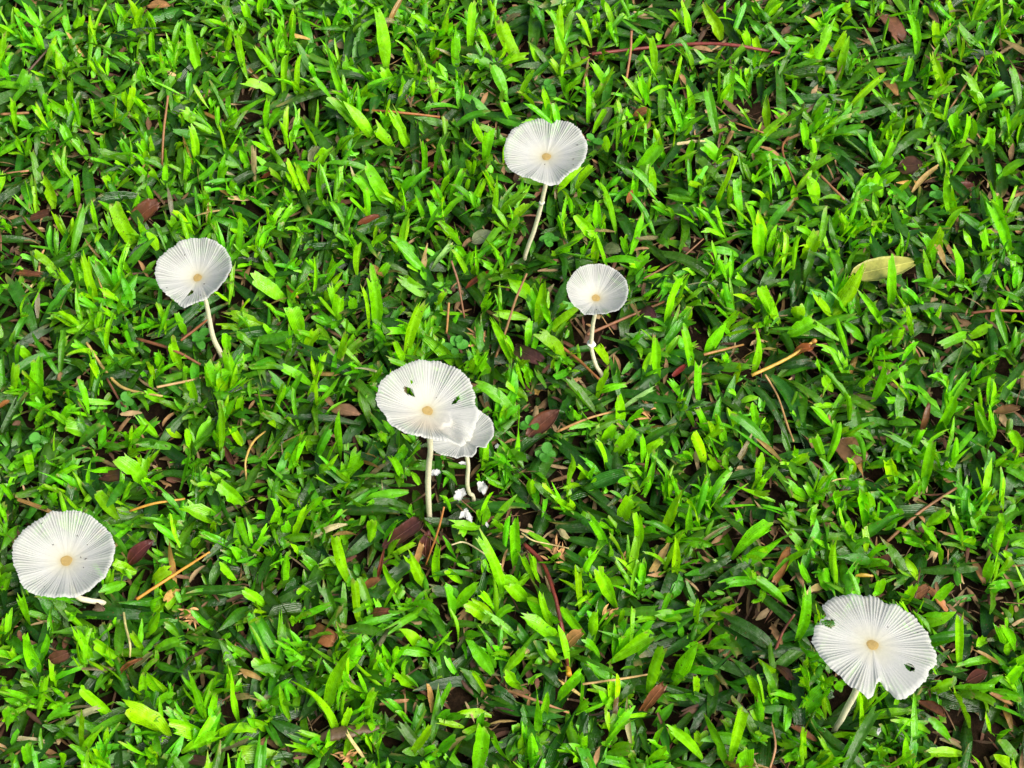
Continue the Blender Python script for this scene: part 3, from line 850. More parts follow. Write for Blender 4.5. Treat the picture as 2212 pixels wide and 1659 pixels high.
def nrm(a):
    return a / np.maximum(np.linalg.norm(a, axis=-1, keepdims=True), 1e-12)

def vnoise(x, y, seed, f):
    """cheap smooth noise, about -1..1"""
    r = np.random.default_rng(seed); s = 0
    for k in range(7):
        a = r.uniform(0, 6.283); fr = f * r.uniform(.6, 1.7)
        s = s + np.sin((x * math.cos(a) + y * math.sin(a)) * fr * 6.283 + r.uniform(0, 6.283))
    return s / 3.2

# ------------------------------------------------------------------ materials
def new_mat(name):
    m = bpy.data.materials.new(name); m.use_nodes = True
    nt = m.node_tree; nt.nodes.clear()
    out = nt.nodes.new('ShaderNodeOutputMaterial')
    return m, nt, nt.nodes.new, nt.links.new, out

def mat_grass():
    m, nt, N, Lk, out = new_mat('grass_blade')
    col = N('ShaderNodeVertexColor'); col.layer_name = 'Col'
    uv = N('ShaderNodeUVMap')
    sep = N('ShaderNodeSeparateXYZ'); Lk(uv.outputs[0], sep.inputs[0])
    wv = N('ShaderNodeMath'); wv.operation = 'MULTIPLY'; wv.inputs[1].default_value = 62.0; Lk(sep.outputs[0], wv.inputs[0])
    sn = N('ShaderNodeMath'); sn.operation = 'SINE'; Lk(wv.outputs[0], sn.inputs[0])
    geo = N('ShaderNodeNewGeometry')
    ns = N('ShaderNodeTexNoise'); ns.inputs['Scale'].default_value = 260; ns.inputs['Detail'].default_value = 3; Lk(geo.outputs['Position'], ns.inputs['Vector'])
    # mottled tint
    mr = N('ShaderNodeMapRange'); mr.inputs[1].default_value = .3; mr.inputs[2].default_value = .72; mr.inputs[3].default_value = .78; mr.inputs[4].default_value = 1.2; Lk(ns.outputs[0], mr.inputs[0])
    mrv = N('ShaderNodeMapRange'); mrv.inputs[1].default_value = -1; mrv.inputs[2].default_value = 1; mrv.inputs[3].default_value = .94; mrv.inputs[4].default_value = 1.05; Lk(sn.outputs[0], mrv.inputs[0])
    mu = N('ShaderNodeMath'); mu.operation = 'MULTIPLY'; Lk(mr.outputs[0], mu.inputs[0]); Lk(mrv.outputs[0], mu.inputs[1])
    # brown flecks
    ns2 = N('ShaderNodeTexNoise'); ns2.inputs['Scale'].default_value = 900; ns2.inputs['Detail'].default_value = 1; Lk(geo.outputs['Position'], ns2.inputs['Vector'])
    fl = N('ShaderNodeMapRange'); fl.inputs[1].default_value = .70; fl.inputs[2].default_value = .76; Lk(ns2.outputs[0], fl.inputs[0])
    sc = N('ShaderNodeVectorMath'); sc.operation = 'SCALE'; Lk(col.outputs[0], sc.inputs[0]); Lk(mu.outputs[0], sc.inputs['Scale'])
    mx = N('ShaderNodeMix'); mx.data_type = 'RGBA'; Lk(fl.outputs[0], mx.inputs[0]); Lk(sc.outputs[0], mx.inputs[6]); mx.inputs[7].default_value = (.12, .075, .02, 1)
    bmp = N('ShaderNodeBump'); bmp.inputs['Strength'].default_value = .25; bmp.inputs['Distance'].default_value = .0003
    Lk(sn.outputs[0], bmp.inputs['Height'])
    bm2 = N('ShaderNodeBump'); bm2.inputs['Strength'].default_value = .5; bm2.inputs['Distance'].default_value = .0012
    Lk(ns.outputs[0], bm2.inputs['Height']); Lk(bmp.outputs[0], bm2.inputs['Normal'])
    p = N('ShaderNodeBsdfPrincipled'); Lk(mx.outputs[2], p.inputs['Base Color']); Lk(bm2.outputs[0], p.inputs['Normal'])
    rr = N('ShaderNodeMapRange'); rr.inputs[1].default_value = .3; rr.inputs[2].default_value = .7; rr.inputs[3].default_value = .14; rr.inputs[4].default_value = .38; Lk(ns.outputs[0], rr.inputs[0])
    Lk(rr.outputs[0], p.inputs['Roughness'])
    p.inputs['Specular IOR Level'].default_value = .55
    tint = N('ShaderNodeMix'); tint.data_type = 'RGBA'; tint.blend_type = 'MULTIPLY'; tint.inputs[0].default_value = 1
    Lk(mx.outputs[2], tint.inputs[6]); tint.inputs[7].default_value = (1.5, 1.25, .4, 1)
    tr = N('ShaderNodeBsdfTranslucent'); Lk(tint.outputs[2], tr.inputs[0]); Lk(bm2.outputs[0], tr.inputs['Normal'])
    ms = N('ShaderNodeMixShader'); ms.inputs[0].default_value = .38
    Lk(p.outputs[0], ms.inputs[1]); Lk(tr.outputs[0], ms.inputs[2]); Lk(ms.outputs[0], out.inputs[0])
    return m

def mat_soil():
    m, nt, N, Lk, out = new_mat('soil')
    geo = N('ShaderNodeNewGeometry')
    n1 = N('ShaderNodeTexNoise'); n1.inputs['Scale'].default_value = 120; n1.inputs['Detail'].default_value = 8; n1.inputs['Roughness'].default_value = .7; Lk(geo.outputs['Position'], n1.inputs['Vector'])
    cr = N('ShaderNodeValToRGB'); Lk(n1.outputs[0], cr.inputs[0])
    cr.color_ramp.elements[0].position = .3; cr.color_ramp.elements[0].color = (.003, .002, .0015, 1)
    cr.color_ramp.elements[1].position = .75; cr.color_ramp.elements[1].color = (.042, .024, .012, 1)
    b = N('ShaderNodeBump'); b.inputs['Distance'].default_value = .004; b.inputs['Strength'].default_value = .9; Lk(n1.outputs[0], b.inputs['Height'])
    p = N('ShaderNodeBsdfPrincipled'); Lk(cr.outputs[0], p.inputs['Base Color']); Lk(b.outputs[0], p.inputs['Normal']); p.inputs['Roughness'].default_value = .9; p.inputs['Specular IOR Level'].default_value = .08
    Lk(p.outputs[0], out.inputs[0])
    return m

def mat_object_colour(name, rough=.5, scale=300, lo=.55, hi=1.35, bump=.0006, transl=0.0, spec=.5, use_col=False, stretch=None):
    m, nt, N, Lk, out = new_mat(name)
    if use_col:
        oi = N('ShaderNodeVertexColor'); oi.layer_name = 'Col'; csock = oi.outputs[0]
    else:
        oi = N('ShaderNodeObjectInfo'); csock = oi.outputs['Color']
    tc = N('ShaderNodeTexCoord')
    vec = tc.outputs['Object']
    if stretch:
        uvn = N('ShaderNodeUVMap'); mp = N('ShaderNodeMapping'); mp.inputs['Scale'].default_value = stretch
        Lk(uvn.outputs[0], mp.inputs[0]); vec = mp.outputs[0]; scale = 1
    n1 = N('ShaderNodeTexNoise'); n1.inputs['Scale'].default_value = scale; n1.inputs['Detail'].default_value = 5; n1.inputs['Roughness'].default_value = .65; Lk(vec, n1.inputs['Vector'])
    mr = N('ShaderNodeMapRange'); mr.inputs[1].default_value = .25; mr.inputs[2].default_value = .75; mr.inputs[3].default_value = lo; mr.inputs[4].default_value = hi; Lk(n1.outputs[0], mr.inputs[0])
    sc = N('ShaderNodeVectorMath'); sc.operation = 'SCALE'; Lk(csock, sc.inputs[0]); Lk(mr.outputs[0], sc.inputs['Scale'])
    b = N('ShaderNodeBump'); b.inputs['Distance'].default_value = bump; b.inputs['Strength'].default_value = .7; Lk(n1.outputs[0], b.inputs['Height'])
    p = N('ShaderNodeBsdfPrincipled'); Lk(sc.outputs[0], p.inputs['Base Color']); Lk(b.outputs[0], p.inputs['Normal'])
    p.inputs['Roughness'].default_value = rough; p.inputs['Specular IOR Level'].default_value = spec
    sh = p.outputs[0]
    if transl:
        tr = N('ShaderNodeBsdfTranslucent'); Lk(sc.outputs[0], tr.inputs[0])
        ms = N('ShaderNodeMixShader'); ms.inputs[0].default_value = transl
        Lk(sh, ms.inputs[1]); Lk(tr.outputs[0], ms.inputs[2]); sh = ms.outputs[0]
    Lk(sh, out.inputs[0])
    return m

def mat_cap():
    # Col.rgb = flesh colour, alpha = how thin the membrane is between two ribs
    m, nt, N, Lk, out = new_mat('mushroom_cap_flesh')
    a = N('ShaderNodeVertexColor'); a.layer_name = 'Col'
    tc = N('ShaderNodeTexCoord')
    n1 = N('ShaderNodeTexNoise'); n1.inputs['Scale'].default_value = 900; n1.inputs['Detail'].default_value = 4; Lk(tc.outputs['Object'], n1.inputs['Vector'])
    mr = N('ShaderNodeMapRange'); mr.inputs[3].default_value = .93; mr.inputs[4].default_value = 1.04; Lk(n1.outputs[0], mr.inputs[0])
    sc = N('ShaderNodeVectorMath'); sc.operation = 'SCALE'; Lk(a.outputs[0], sc.inputs[0]); Lk(mr.outputs[0], sc.inputs['Scale'])
    b = N('ShaderNodeBump'); b.inputs['Distance'].default_value = .0002; b.inputs['Strength'].default_value = .5; Lk(n1.outputs[0], b.inputs['Height'])
    p = N('ShaderNodeBsdfPrincipled'); Lk(sc.outputs[0], p.inputs['Base Color']); p.inputs['Roughness'].default_value = .65; p.inputs['Specular IOR Level'].default_value = .25; Lk(b.outputs[0], p.inputs['Normal'])
    tr = N('ShaderNodeBsdfTranslucent'); Lk(sc.outputs[0], tr.inputs[0])
    ms = N('ShaderNodeMixShader'); ms.inputs[0].default_value = .30; Lk(p.outputs[0], ms.inputs[1]); Lk(tr.outputs[0], ms.inputs[2])
    tp = N('ShaderNodeBsdfTransparent')
    m2 = N('ShaderNodeMixShader'); Lk(a.outputs['Alpha'], m2.inputs[0]); Lk(ms.outputs[0], m2.inputs[1]); Lk(tp.outputs[0], m2.inputs[2])
    Lk(m2.outputs[0], out.inputs[0])
    return m

M_GRASS = mat_grass(); M_SOIL = mat_soil(); M_CAP = mat_cap()
M_LEAF = mat_object_colour('dead_leaf', rough=.42, scale=230, transl=.12, bump=.0008)
M_TWIG = mat_object_colour('twig_bark', rough=.5, scale=420, lo=.6, hi=1.3)
M_STEM = mat_object_colour('mushroom_stem', rough=.6, scale=700, lo=.86, hi=1.08, transl=.25, bump=.0004, spec=.3)
M_DISC = mat_object_colour('mushroom_disc', rough=.7, scale=700, lo=.8, hi=1.15, transl=.15, bump=.0003, spec=.3)
M_SCRAP = mat_object_colour('white_scrap', rough=.6, scale=500, lo=.85, hi=1.08, transl=.3, bump=.0005, spec=.3)
M_WEED = mat_object_colour('weed_leaf', rough=.38, scale=500, lo=.8, hi=1.2, transl=.25, bump=.0003)
M_THATCH = mat_object_colour('dead_thatch', rough=.75, scale=400, lo=.6, hi=1.3, use_col=True, spec=.25)

# ------------------------------------------------------------------ ground
gx = np.concatenate([-np.geomspace(40, .62, 26), np.linspace(-.6, .6, 121), np.geomspace(.62, 40, 26)])
gy = np.concatenate([-np.geomspace(40, .62, 26), np.linspace(-.6, .6, 121), np.geomspace(.62, 40, 26)])
GX, GY = np.meshgrid(gx, gy)
def ground_z(x, y):
    k = np.exp(-((x * x + y * y) / 2.0))
    return (.0022 * vnoise(x, y, 3, 9) + .0012 * vnoise(x, y, 4, 30)) * k - .001
gv = np.stack([GX, GY, ground_z(GX, GY)], -1).reshape(-1, 3)
ground = link('ground', mesh_np('ground', gv, grid_faces(len(gy), len(gx))), M_SOIL)
tag(ground, 'dark brown soil under the lawn', 'soil', kind='structure')

# ------------------------------------------------------------------ clearings round the things that lie in the grass
SLOPE = .67
def flat(p):           # where a raised point sits above the 12 mm layer along the slant the lawn is mostly seen from
    p = np.asarray(p, float)
    return np.stack([p[..., 0], p[..., 1] + SLOPE * (p[..., 2] - .012)], -1)
SEG = []
def clear(a, b, r):
    SEG.append(np.concatenate([flat(a), flat(b), [r]]))
for m in MUSH:
    pts = [np.array(s[:3]) * U for s in m['stem']]
    for a, b in zip(pts[:-1], pts[1:]):
        clear(a, b, .0034)
NSTEM = len(SEG)
for a, b, w, c, s, l in LEAVES:
    clear(np.array(a) * U, np.array(b) * U, w * U * .24)
for q, r, c, l in TWIGS:
    q = np.array(q) * U
    for a, b in zip(q[:-1], q[1:]):
        clear(a, b, .0030 if r > 9 or 'knob' in l[:30] else .0016)
for q, s, l in SCRAPS:
    clear(np.array(q) * U, np.array(q) * U, s * U * .6)
for q, n, l in WEEDS:
    clear(np.array(q) * U, np.array(q) * U, .0065)
SEG = np.array(SEG)
def blocked(p, seg=None):
    """p (...,3) -> bool"""
    f = flat(p); out = np.zeros(f.shape[:-1], bool)
    for ax, ay, bx, by, r in (SEG if seg is None else seg):
        dx, dy = bx - ax, by - ay
        t = np.clip(((f[..., 0] - ax) * dx + (f[..., 1] - ay) * dy) / max(dx * dx + dy * dy, 1e-12), 0, 1)
        out |= np.hypot(f[..., 0] - ax - t * dx, f[..., 1] - ay - t * dy) < r
    return out

# ------------------------------------------------------------------ grass
def blades(B, T, W, n0, arch, twist, fold, pointed, col, tipc, S=6, C=5):
    """broad mown grass blades -> verts (N,S+1,C,3), uv, colours"""
    n = len(B); s = np.linspace(0, 1, S + 1)[None, :, None]
    L = np.linalg.norm(T - B, axis=1)
    ctrl = (B + T) / 2 + np.stack([np.zeros(n), np.zeros(n), arch * L], 1) + rng.normal(0, .06, (n, 3)) * L[:, None]
    u = np.linspace(-1, 1, C)[None, None, :]
    sj = np.repeat(np.repeat(s, n, 0), C, 2).copy()
    rag = rng.uniform(.05, .30, (n, 1)) * (1 - pointed[:, None])
    sj[:, -1, :] += rng.uniform(-1, .55, (n, C)) * rag + rng.normal(0, .07, (n, 1)) * (1 - pointed[:, None]) * np.linspace(-1, 1, C)[None]
    e = sj[..., None]
    P = (1 - e) ** 2 * B[:, None, None] + 2 * e * (1 - e) * ctrl[:, None, None] + e ** 2 * T[:, None, None]
    tan = nrm(2 * (1 - s) * (ctrl - B)[:, None] + 2 * s * (T - ctrl)[:, None])
    n0 = nrm(n0)[:, None]
    side = nrm(np.cross(tan, n0)); nor = nrm(np.cross(side, tan))
    a = (twist[:, None] * (s[..., 0] - .3))[..., None]
    side2 = side * np.cos(a) + nor * np.sin(a); nor2 = nor * np.cos(a) - side * np.sin(a)
    s1 = s[..., 0]
    prof = .34 + .66 * np.sin(np.clip(s1 / .50, 0, 1) * math.pi / 2) ** 1.1
    prof = prof * np.ones((n, 1))
    cut = 1 - .10 * np.clip((s1 - .6) / .4, 0, 1)
    pnt = np.clip(1 - (np.clip((s1 - .40) / .61, 0, 1)) ** 1.9, 0.03, 1)
    prof = prof * (pointed[:, None] * pnt + (1 - pointed[:, None]) * cut)
    eg = rng.uniform(.90, 1.07, (n, S + 1, 2)) * np.where(rng.random((n, S + 1, 2)) < .06, rng.uniform(.55, .85, (n, S + 1, 2)), 1)
    hw = (W[:, None] / 2 * prof)[..., None] * np.where(u < 0, eg[..., :1], eg[..., 1:])
    lift = fold[:, None, None] * np.abs(u) * hw + rng.normal(0, .05, (n, S + 1, C)) * hw
    V = P + side2[:, :, None] * (u * hw)[..., None] + nor2[:, :, None] * lift[..., None]
    uv = np.stack(np.broadcast_arrays((u + 1) / 2, s * np.ones_like(u)), -1) * np.ones((n, 1, 1, 1))
    c = np.ones((n, S + 1, C, 4)); c[..., :3] = col[:, None, None]
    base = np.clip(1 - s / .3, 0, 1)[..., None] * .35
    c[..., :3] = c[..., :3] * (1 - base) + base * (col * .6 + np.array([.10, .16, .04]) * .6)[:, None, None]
    # pale midrib
    k = C // 2; c[:, :, k, :3] = c[:, :, k, :3] * 1.10 + .012
    # dried mown edge
    dry = (rng.random((n, C)) < tipc[:, None]) * rng.uniform(.3, 1, (n, C))
    c[:, -1, :, :3] = c[:, -1, :, :3] * (1 - dry[..., None]) + dry[..., None] * np.array([.36, .27, .09])
    return V, uv, c

def merge_blades(name, parts):
    vs_, fs_, cs_, us_, off = [], [], [], [], 0
    for V, uv, c in parts:
        n, R, C, _ = V.shape
        f = grid_faces(R, C)[None] + (np.arange(n) * R * C)[:, None, None]
        vs_.append(V.reshape(-1, 3)); cs_.append(c.reshape(-1, 4)); us_.append(uv.reshape(-1, 2)); fs_.append(f.reshape(-1, 4) + off); off += n * R * C
    return mesh_np(name, np.concatenate(vs_), np.concatenate(fs_), np.concatenate(cs_), np.concatenate(us_))

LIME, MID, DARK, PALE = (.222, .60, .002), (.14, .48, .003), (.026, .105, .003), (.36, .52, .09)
def tint(base, n, v=.18, hue=.12):
    c = np.array(base)[None] * np.exp(rng.normal(0, v, (n, 1))) * np.ones((n, 3))
    h = np.clip(rng.normal(-.03, hue, n), -.18, .16); c[:, 0] *= np.exp(h * 1.6); c[:, 2] *= np.exp(-h * 2)
    return np.clip(c, 0, .9)

# --- measured blades
bl = np.array(BLADES, float)
Bm, Tm, Wm, tone = bl[:, :3] * U, bl[:, 3:6] * U, bl[:, 6] * U * 1.0, bl[:, 7].astype(int)
n = len(bl)
cm = np.zeros((n, 3))
for t, base in enumerate((LIME, MID, DARK, PALE)):
    cm[tone == t] = tint(base, (tone == t).sum(), .14, .10)
n0 = np.stack([rng.normal(0, .35, n), rng.normal(-.45, .35, n), np.full(n, .8)], 1)
dirm = nrm(Tm - Bm)
Bm = Bm - dirm * np.minimum(.004, .2 * np.linalg.norm(Tm - Bm, axis=1))[:, None] ; Bm[:, 2] = np.maximum(Bm[:, 2], .003)
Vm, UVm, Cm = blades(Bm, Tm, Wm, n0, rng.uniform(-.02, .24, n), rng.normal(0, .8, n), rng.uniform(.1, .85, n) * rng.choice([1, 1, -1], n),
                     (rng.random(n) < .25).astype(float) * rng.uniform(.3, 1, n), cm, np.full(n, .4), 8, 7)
area = np.linalg.norm(Tm - Bm, axis=1) * Wm
order = np.argsort(-area)
single, rest = order[:300], order[300:]

# --- the lawn between and below them
def scatter(N_, x0, x1, y0, y1, thr_seed=21, gap=.55):
    x = rng.uniform(x0, x1, N_); y = rng.uniform(y0, y1, N_)
    d = vnoise(x, y, thr_seed, 11) * .6 + vnoise(x, y, thr_seed + 1, 24) * .5 - .18 * np.clip(x / .25, -1, 1)
    keep = rng.random(N_) < np.clip(.75 + gap * d, .12, 1)
    return x[keep], y[keep]

def layer(N_, box, zr, lr, wr, er, base, v, gap, S, C, tipc=.25, point=.22, fan=True, cull=True, inner=None, tuft=False):
    x, y = scatter(N_, *box, gap=gap)
    if inner is not None:
        k = ~((np.abs(x) < inner[0]) & (y > inner[1]) & (y < inner[2])); x, y = x[k], y[k]
    n = len(x); z = ground_z(x, y) + rng.uniform(*zr, n)
    hd = rng.uniform(0, 6.283, n)
    if fan:            # shoots: sets of blades spread from about the same foot
        k = 3; m_ = n // k * k; x, y, z, hd, n = x[:m_], y[:m_], z[:m_], hd[:m_], m_
        gx_ = np.repeat(x[::k], k) + rng.normal(0, .0016, m_); gy_ = np.repeat(y[::k], k) + rng.normal(0, .0016, m_)
        x, y = gx_, gy_
        hd = np.repeat(hd[::k], k) + np.tile(np.array([0, 2.6, -1.2]), m_ // k) + rng.normal(0, .5, m_)
    if tuft:           # upright shoots: four narrow blades from one foot
        k = 4; m_ = n // k * k; z, n = z[:m_], m_
        x = np.repeat(x[:m_:k], k) + rng.normal(0, .0011, m_); y = np.repeat(y[:m_:k], k) + rng.normal(0, .0011, m_)
        hd = np.repeat(hd[:m_:k], k) + rng.normal(0, .9, m_)
    L = rng.uniform(*lr, n); el = np.radians(rng.uniform(*er, n)); W = rng.uniform(*wr, n)
    B = np.stack([x, y, z], 1)
    T = B + np.stack([np.cos(el) * np.cos(hd), np.cos(el) * np.sin(hd), np.sin(el)], 1) * L[:, None]
    T[:, 2] = np.maximum(T[:, 2], ground_z(T[:, 0], T[:, 1]) + .0015)
    if cull:
        smp = np.stack([B * (1 - t) + T * t for t in (.15, .4, .6, .8, 1)], 1)
        b = blocked(smp).any(1) & (smp[..., 2].max(1) > .0075)
        k = ~((b & (rng.random(n) < .85)) | (blocked(smp, SEG[:NSTEM]).any(1) & (smp[..., 2].max(1) > .006))); B, T, W, L = B[k], T[k], W[k], L[k]; n = len(B)
    n0 = np.stack([rng.normal(0, .4, n), rng.normal(0, .4, n), np.ones(n)], 1)
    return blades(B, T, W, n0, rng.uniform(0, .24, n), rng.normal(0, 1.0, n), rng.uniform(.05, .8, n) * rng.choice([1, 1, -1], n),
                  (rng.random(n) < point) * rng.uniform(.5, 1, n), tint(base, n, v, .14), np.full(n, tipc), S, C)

near = (-.31, .31, -.27, .33)
parts = [tuple(a[rest] for a in (Vm, UVm, Cm))]
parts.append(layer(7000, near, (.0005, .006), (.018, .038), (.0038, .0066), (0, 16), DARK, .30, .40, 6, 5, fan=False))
parts.append(layer(4600, near, (.003, .008), (.012, .026), (.0028, .0052), (6, 40), (.075, .27, .004), .30, .6, 6, 5, point=.4))
parts.append(layer(4600, near, (.004, .009), (.009, .022), (.0018, .0038), (25, 68), MID, .25, .6, 6, 5, tipc=.4, point=.35, fan=False, tuft=True))
parts.append(layer(8000, near, (.004, .011), (.004, .010), (.0016, .0038), (5, 60), (.12, .38, .004), .40, .7, 3, 5, tipc=.4, point=.25))
parts.append(layer(5200, near, (.005, .010), (.009, .021), (.0016, .0038), (38, 82), LIME, .18, .6, 6, 5, tipc=.4, point=.35, fan=False, tuft=True))
parts.append(layer(500, near, (.003, .010), (.010, .022), (.0012, .0034), (0, 50), (.34, .24, .09), .35, .2, 6, 5, point=.5, fan=False))
far = (-1.1, 1.1, -.75, 1.35)
inn = (.31, -.27, .33)
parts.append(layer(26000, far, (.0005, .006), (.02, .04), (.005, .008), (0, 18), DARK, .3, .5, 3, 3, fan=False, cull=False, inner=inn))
parts.append(layer(26000, far, (.003, .009), (.014, .03), (.004, .007), (10, 55), (.045, .24, .012), .3, .5, 3, 3, cull=False, inner=inn))
parts.append(layer(13000, far, (.005, .010), (.014, .024), (.004, .006), (40, 75), LIME, .18, .5, 3, 3, fan=False, tuft=True, cull=False, inner=inn))
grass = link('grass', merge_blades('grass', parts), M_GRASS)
tag(grass, 'dense broad-bladed green lawn grass covering the whole picture', 'grass', kind='stuff')
for i in single:
    V = Vm[i]
    o_ = V[0, V.shape[1] // 2].copy()
    me = mesh_np('blade', (V - o_).reshape(-1, 3), grid_faces(V.shape[0], V.shape[1]), Cm[i].reshape(-1, 4), UVm[i].reshape(-1, 2))
    o = link('blade', me, M_GRASS, grass); o.location = o_

# --- dead thatch between the shoots
def thatch(N_, box, S=2):
    x = rng.uniform(box[0], box[1], N_); y = rng.uniform(box[2], box[3], N_)
    d = vnoise(x, y, 21, 11) * .6 + vnoise(x, y, 22, 24) * .5 - .18 * np.clip(x / .25, -1, 1)
    k = rng.random(N_) < np.clip(.45 - .6 * d, .1, 1); x, y = x[k], y[k]; n = len(x)
    B = np.stack([x, y, ground_z(x, y) + rng.uniform(.001, .008, n)], 1)
    hd = rng.uniform(0, 6.283, n); el = rng.normal(0.05, .25, n); L = rng.uniform(.003, .014, n)
    T = B + np.stack([np.cos(el) * np.cos(hd), np.cos(el) * np.sin(hd), np.sin(el)], 1) * L[:, None]
    pal = np.array([srgb(c) for c in ((150, 116, 78), (118, 86, 58), (186, 156, 112), (92, 64, 46), (164, 124, 80), (116, 74, 54))])
    c = .62 * pal[rng.integers(0, len(pal), n)] * np.exp(rng.normal(0, .25, (n, 1)))
    W = rng.uniform(.0006, .0040, n) * rng.uniform(.3, 1, n)
    n0 = np.stack([rng.normal(0, .5, n), rng.normal(0, .5, n), np.ones(n)], 1)
    return blades(B, T, W, n0, rng.uniform(-.1, .25, n), rng.normal(0, 1, n), rng.uniform(-.6, .8, n), rng.random(n), c, np.zeros(n), 4, 3)
th = link('thatch', merge_blades('thatch', [thatch(19000, near), thatch(9000, far)]), M_THATCH)
tag(th, 'brown dry thatch and dead grass bits between the shoots', 'thatch', kind='stuff')

# ------------------------------------------------------------------ tubes
def tube(pts, rad, sides=10, flat_=1.0, jit=0.0, caps=True, sub=4):
    """smooth tube along points (n,3) with radii (n)"""
    pts = np.asarray(pts, float); rad = np.asarray(rad, float); n = len(pts)
    if n > 2 and sub > 1:
        q = np.vstack([2 * pts[0] - pts[1], pts, 2 * pts[-1] - pts[-2]]); out, ro = [], []
        for i in range(n - 1):
            p0, p1, p2, p3 = q[i:i + 4]
            for t in np.arange(sub) / sub:
                out.append(.5 * (2 * p1 + (p2 - p0) * t + (2 * p0 - 5 * p1 + 4 * p2 - p3) * t * t + (3 * p1 - p0 - 3 * p2 + p3) * t ** 3))
                ro.append(rad[i] * (1 - t) + rad[i + 1] * t)
        pts = np.array(out + [pts[-1]]); rad = np.array(ro + [rad[-1]]); n = len(pts)
    elif n == 2:
        t = np.linspace(0, 1, 7)[:, None]; pts = pts[0] * (1 - t) + pts[1] * t; rad = rad[0] * (1 - t[:, 0]) + rad[1] * t[:, 0]; n = 7
    tan = nrm(np.gradient(pts, axis=0))
    ref = np.array([0, 0, 1.]) if abs(tan[0][2]) < .8 else np.array([0, 1., 0])
    s1 = nrm(np.cross(tan, ref)); s2 = np.cross(s1, tan)
    a = np.linspace(0, 2 * math.pi, sides, endpoint=False)
    r = rad[:, None] * (1 + (rng.normal(0, jit, (n, sides)) if jit else 0))
    V = pts[:, None] + s1[:, None] * (np.cos(a) * r)[..., None] + s2[:, None] * (np.sin(a) * r * flat_)[..., None]
    v = V.reshape(-1, 3); f = grid_faces(n, sides, True).tolist()
    if caps:
        f = [tuple(q) for q in f] + [tuple(range(sides))[::-1], tuple((n - 1) * sides + k for k in range(sides))]
    return v, f, pts, rad

def mesh_py(name, v, f, smooth=True):
    me = bpy.data.meshes.new(name); me.from_pydata([tuple(map(float, p)) for p in v], [], [tuple(int(k) for k in q) for q in f]); me.update()
    me.polygons.foreach_set('use_smooth', [smooth] * len(me.polygons))
    return me

# ------------------------------------------------------------------ mushrooms
def inside(poly, x, y):
    c = np.zeros(x.shape, bool); j = len(poly) - 1
    for i in range(len(poly)):
        xi, yi = poly[i]; xj, yj = poly[j]
        c ^= ((yi > y) != (yj > y)) & (x < (xj - xi) * (y - yi) / ((yj - yi) or 1e-9) + xi)
        j = i
    return c

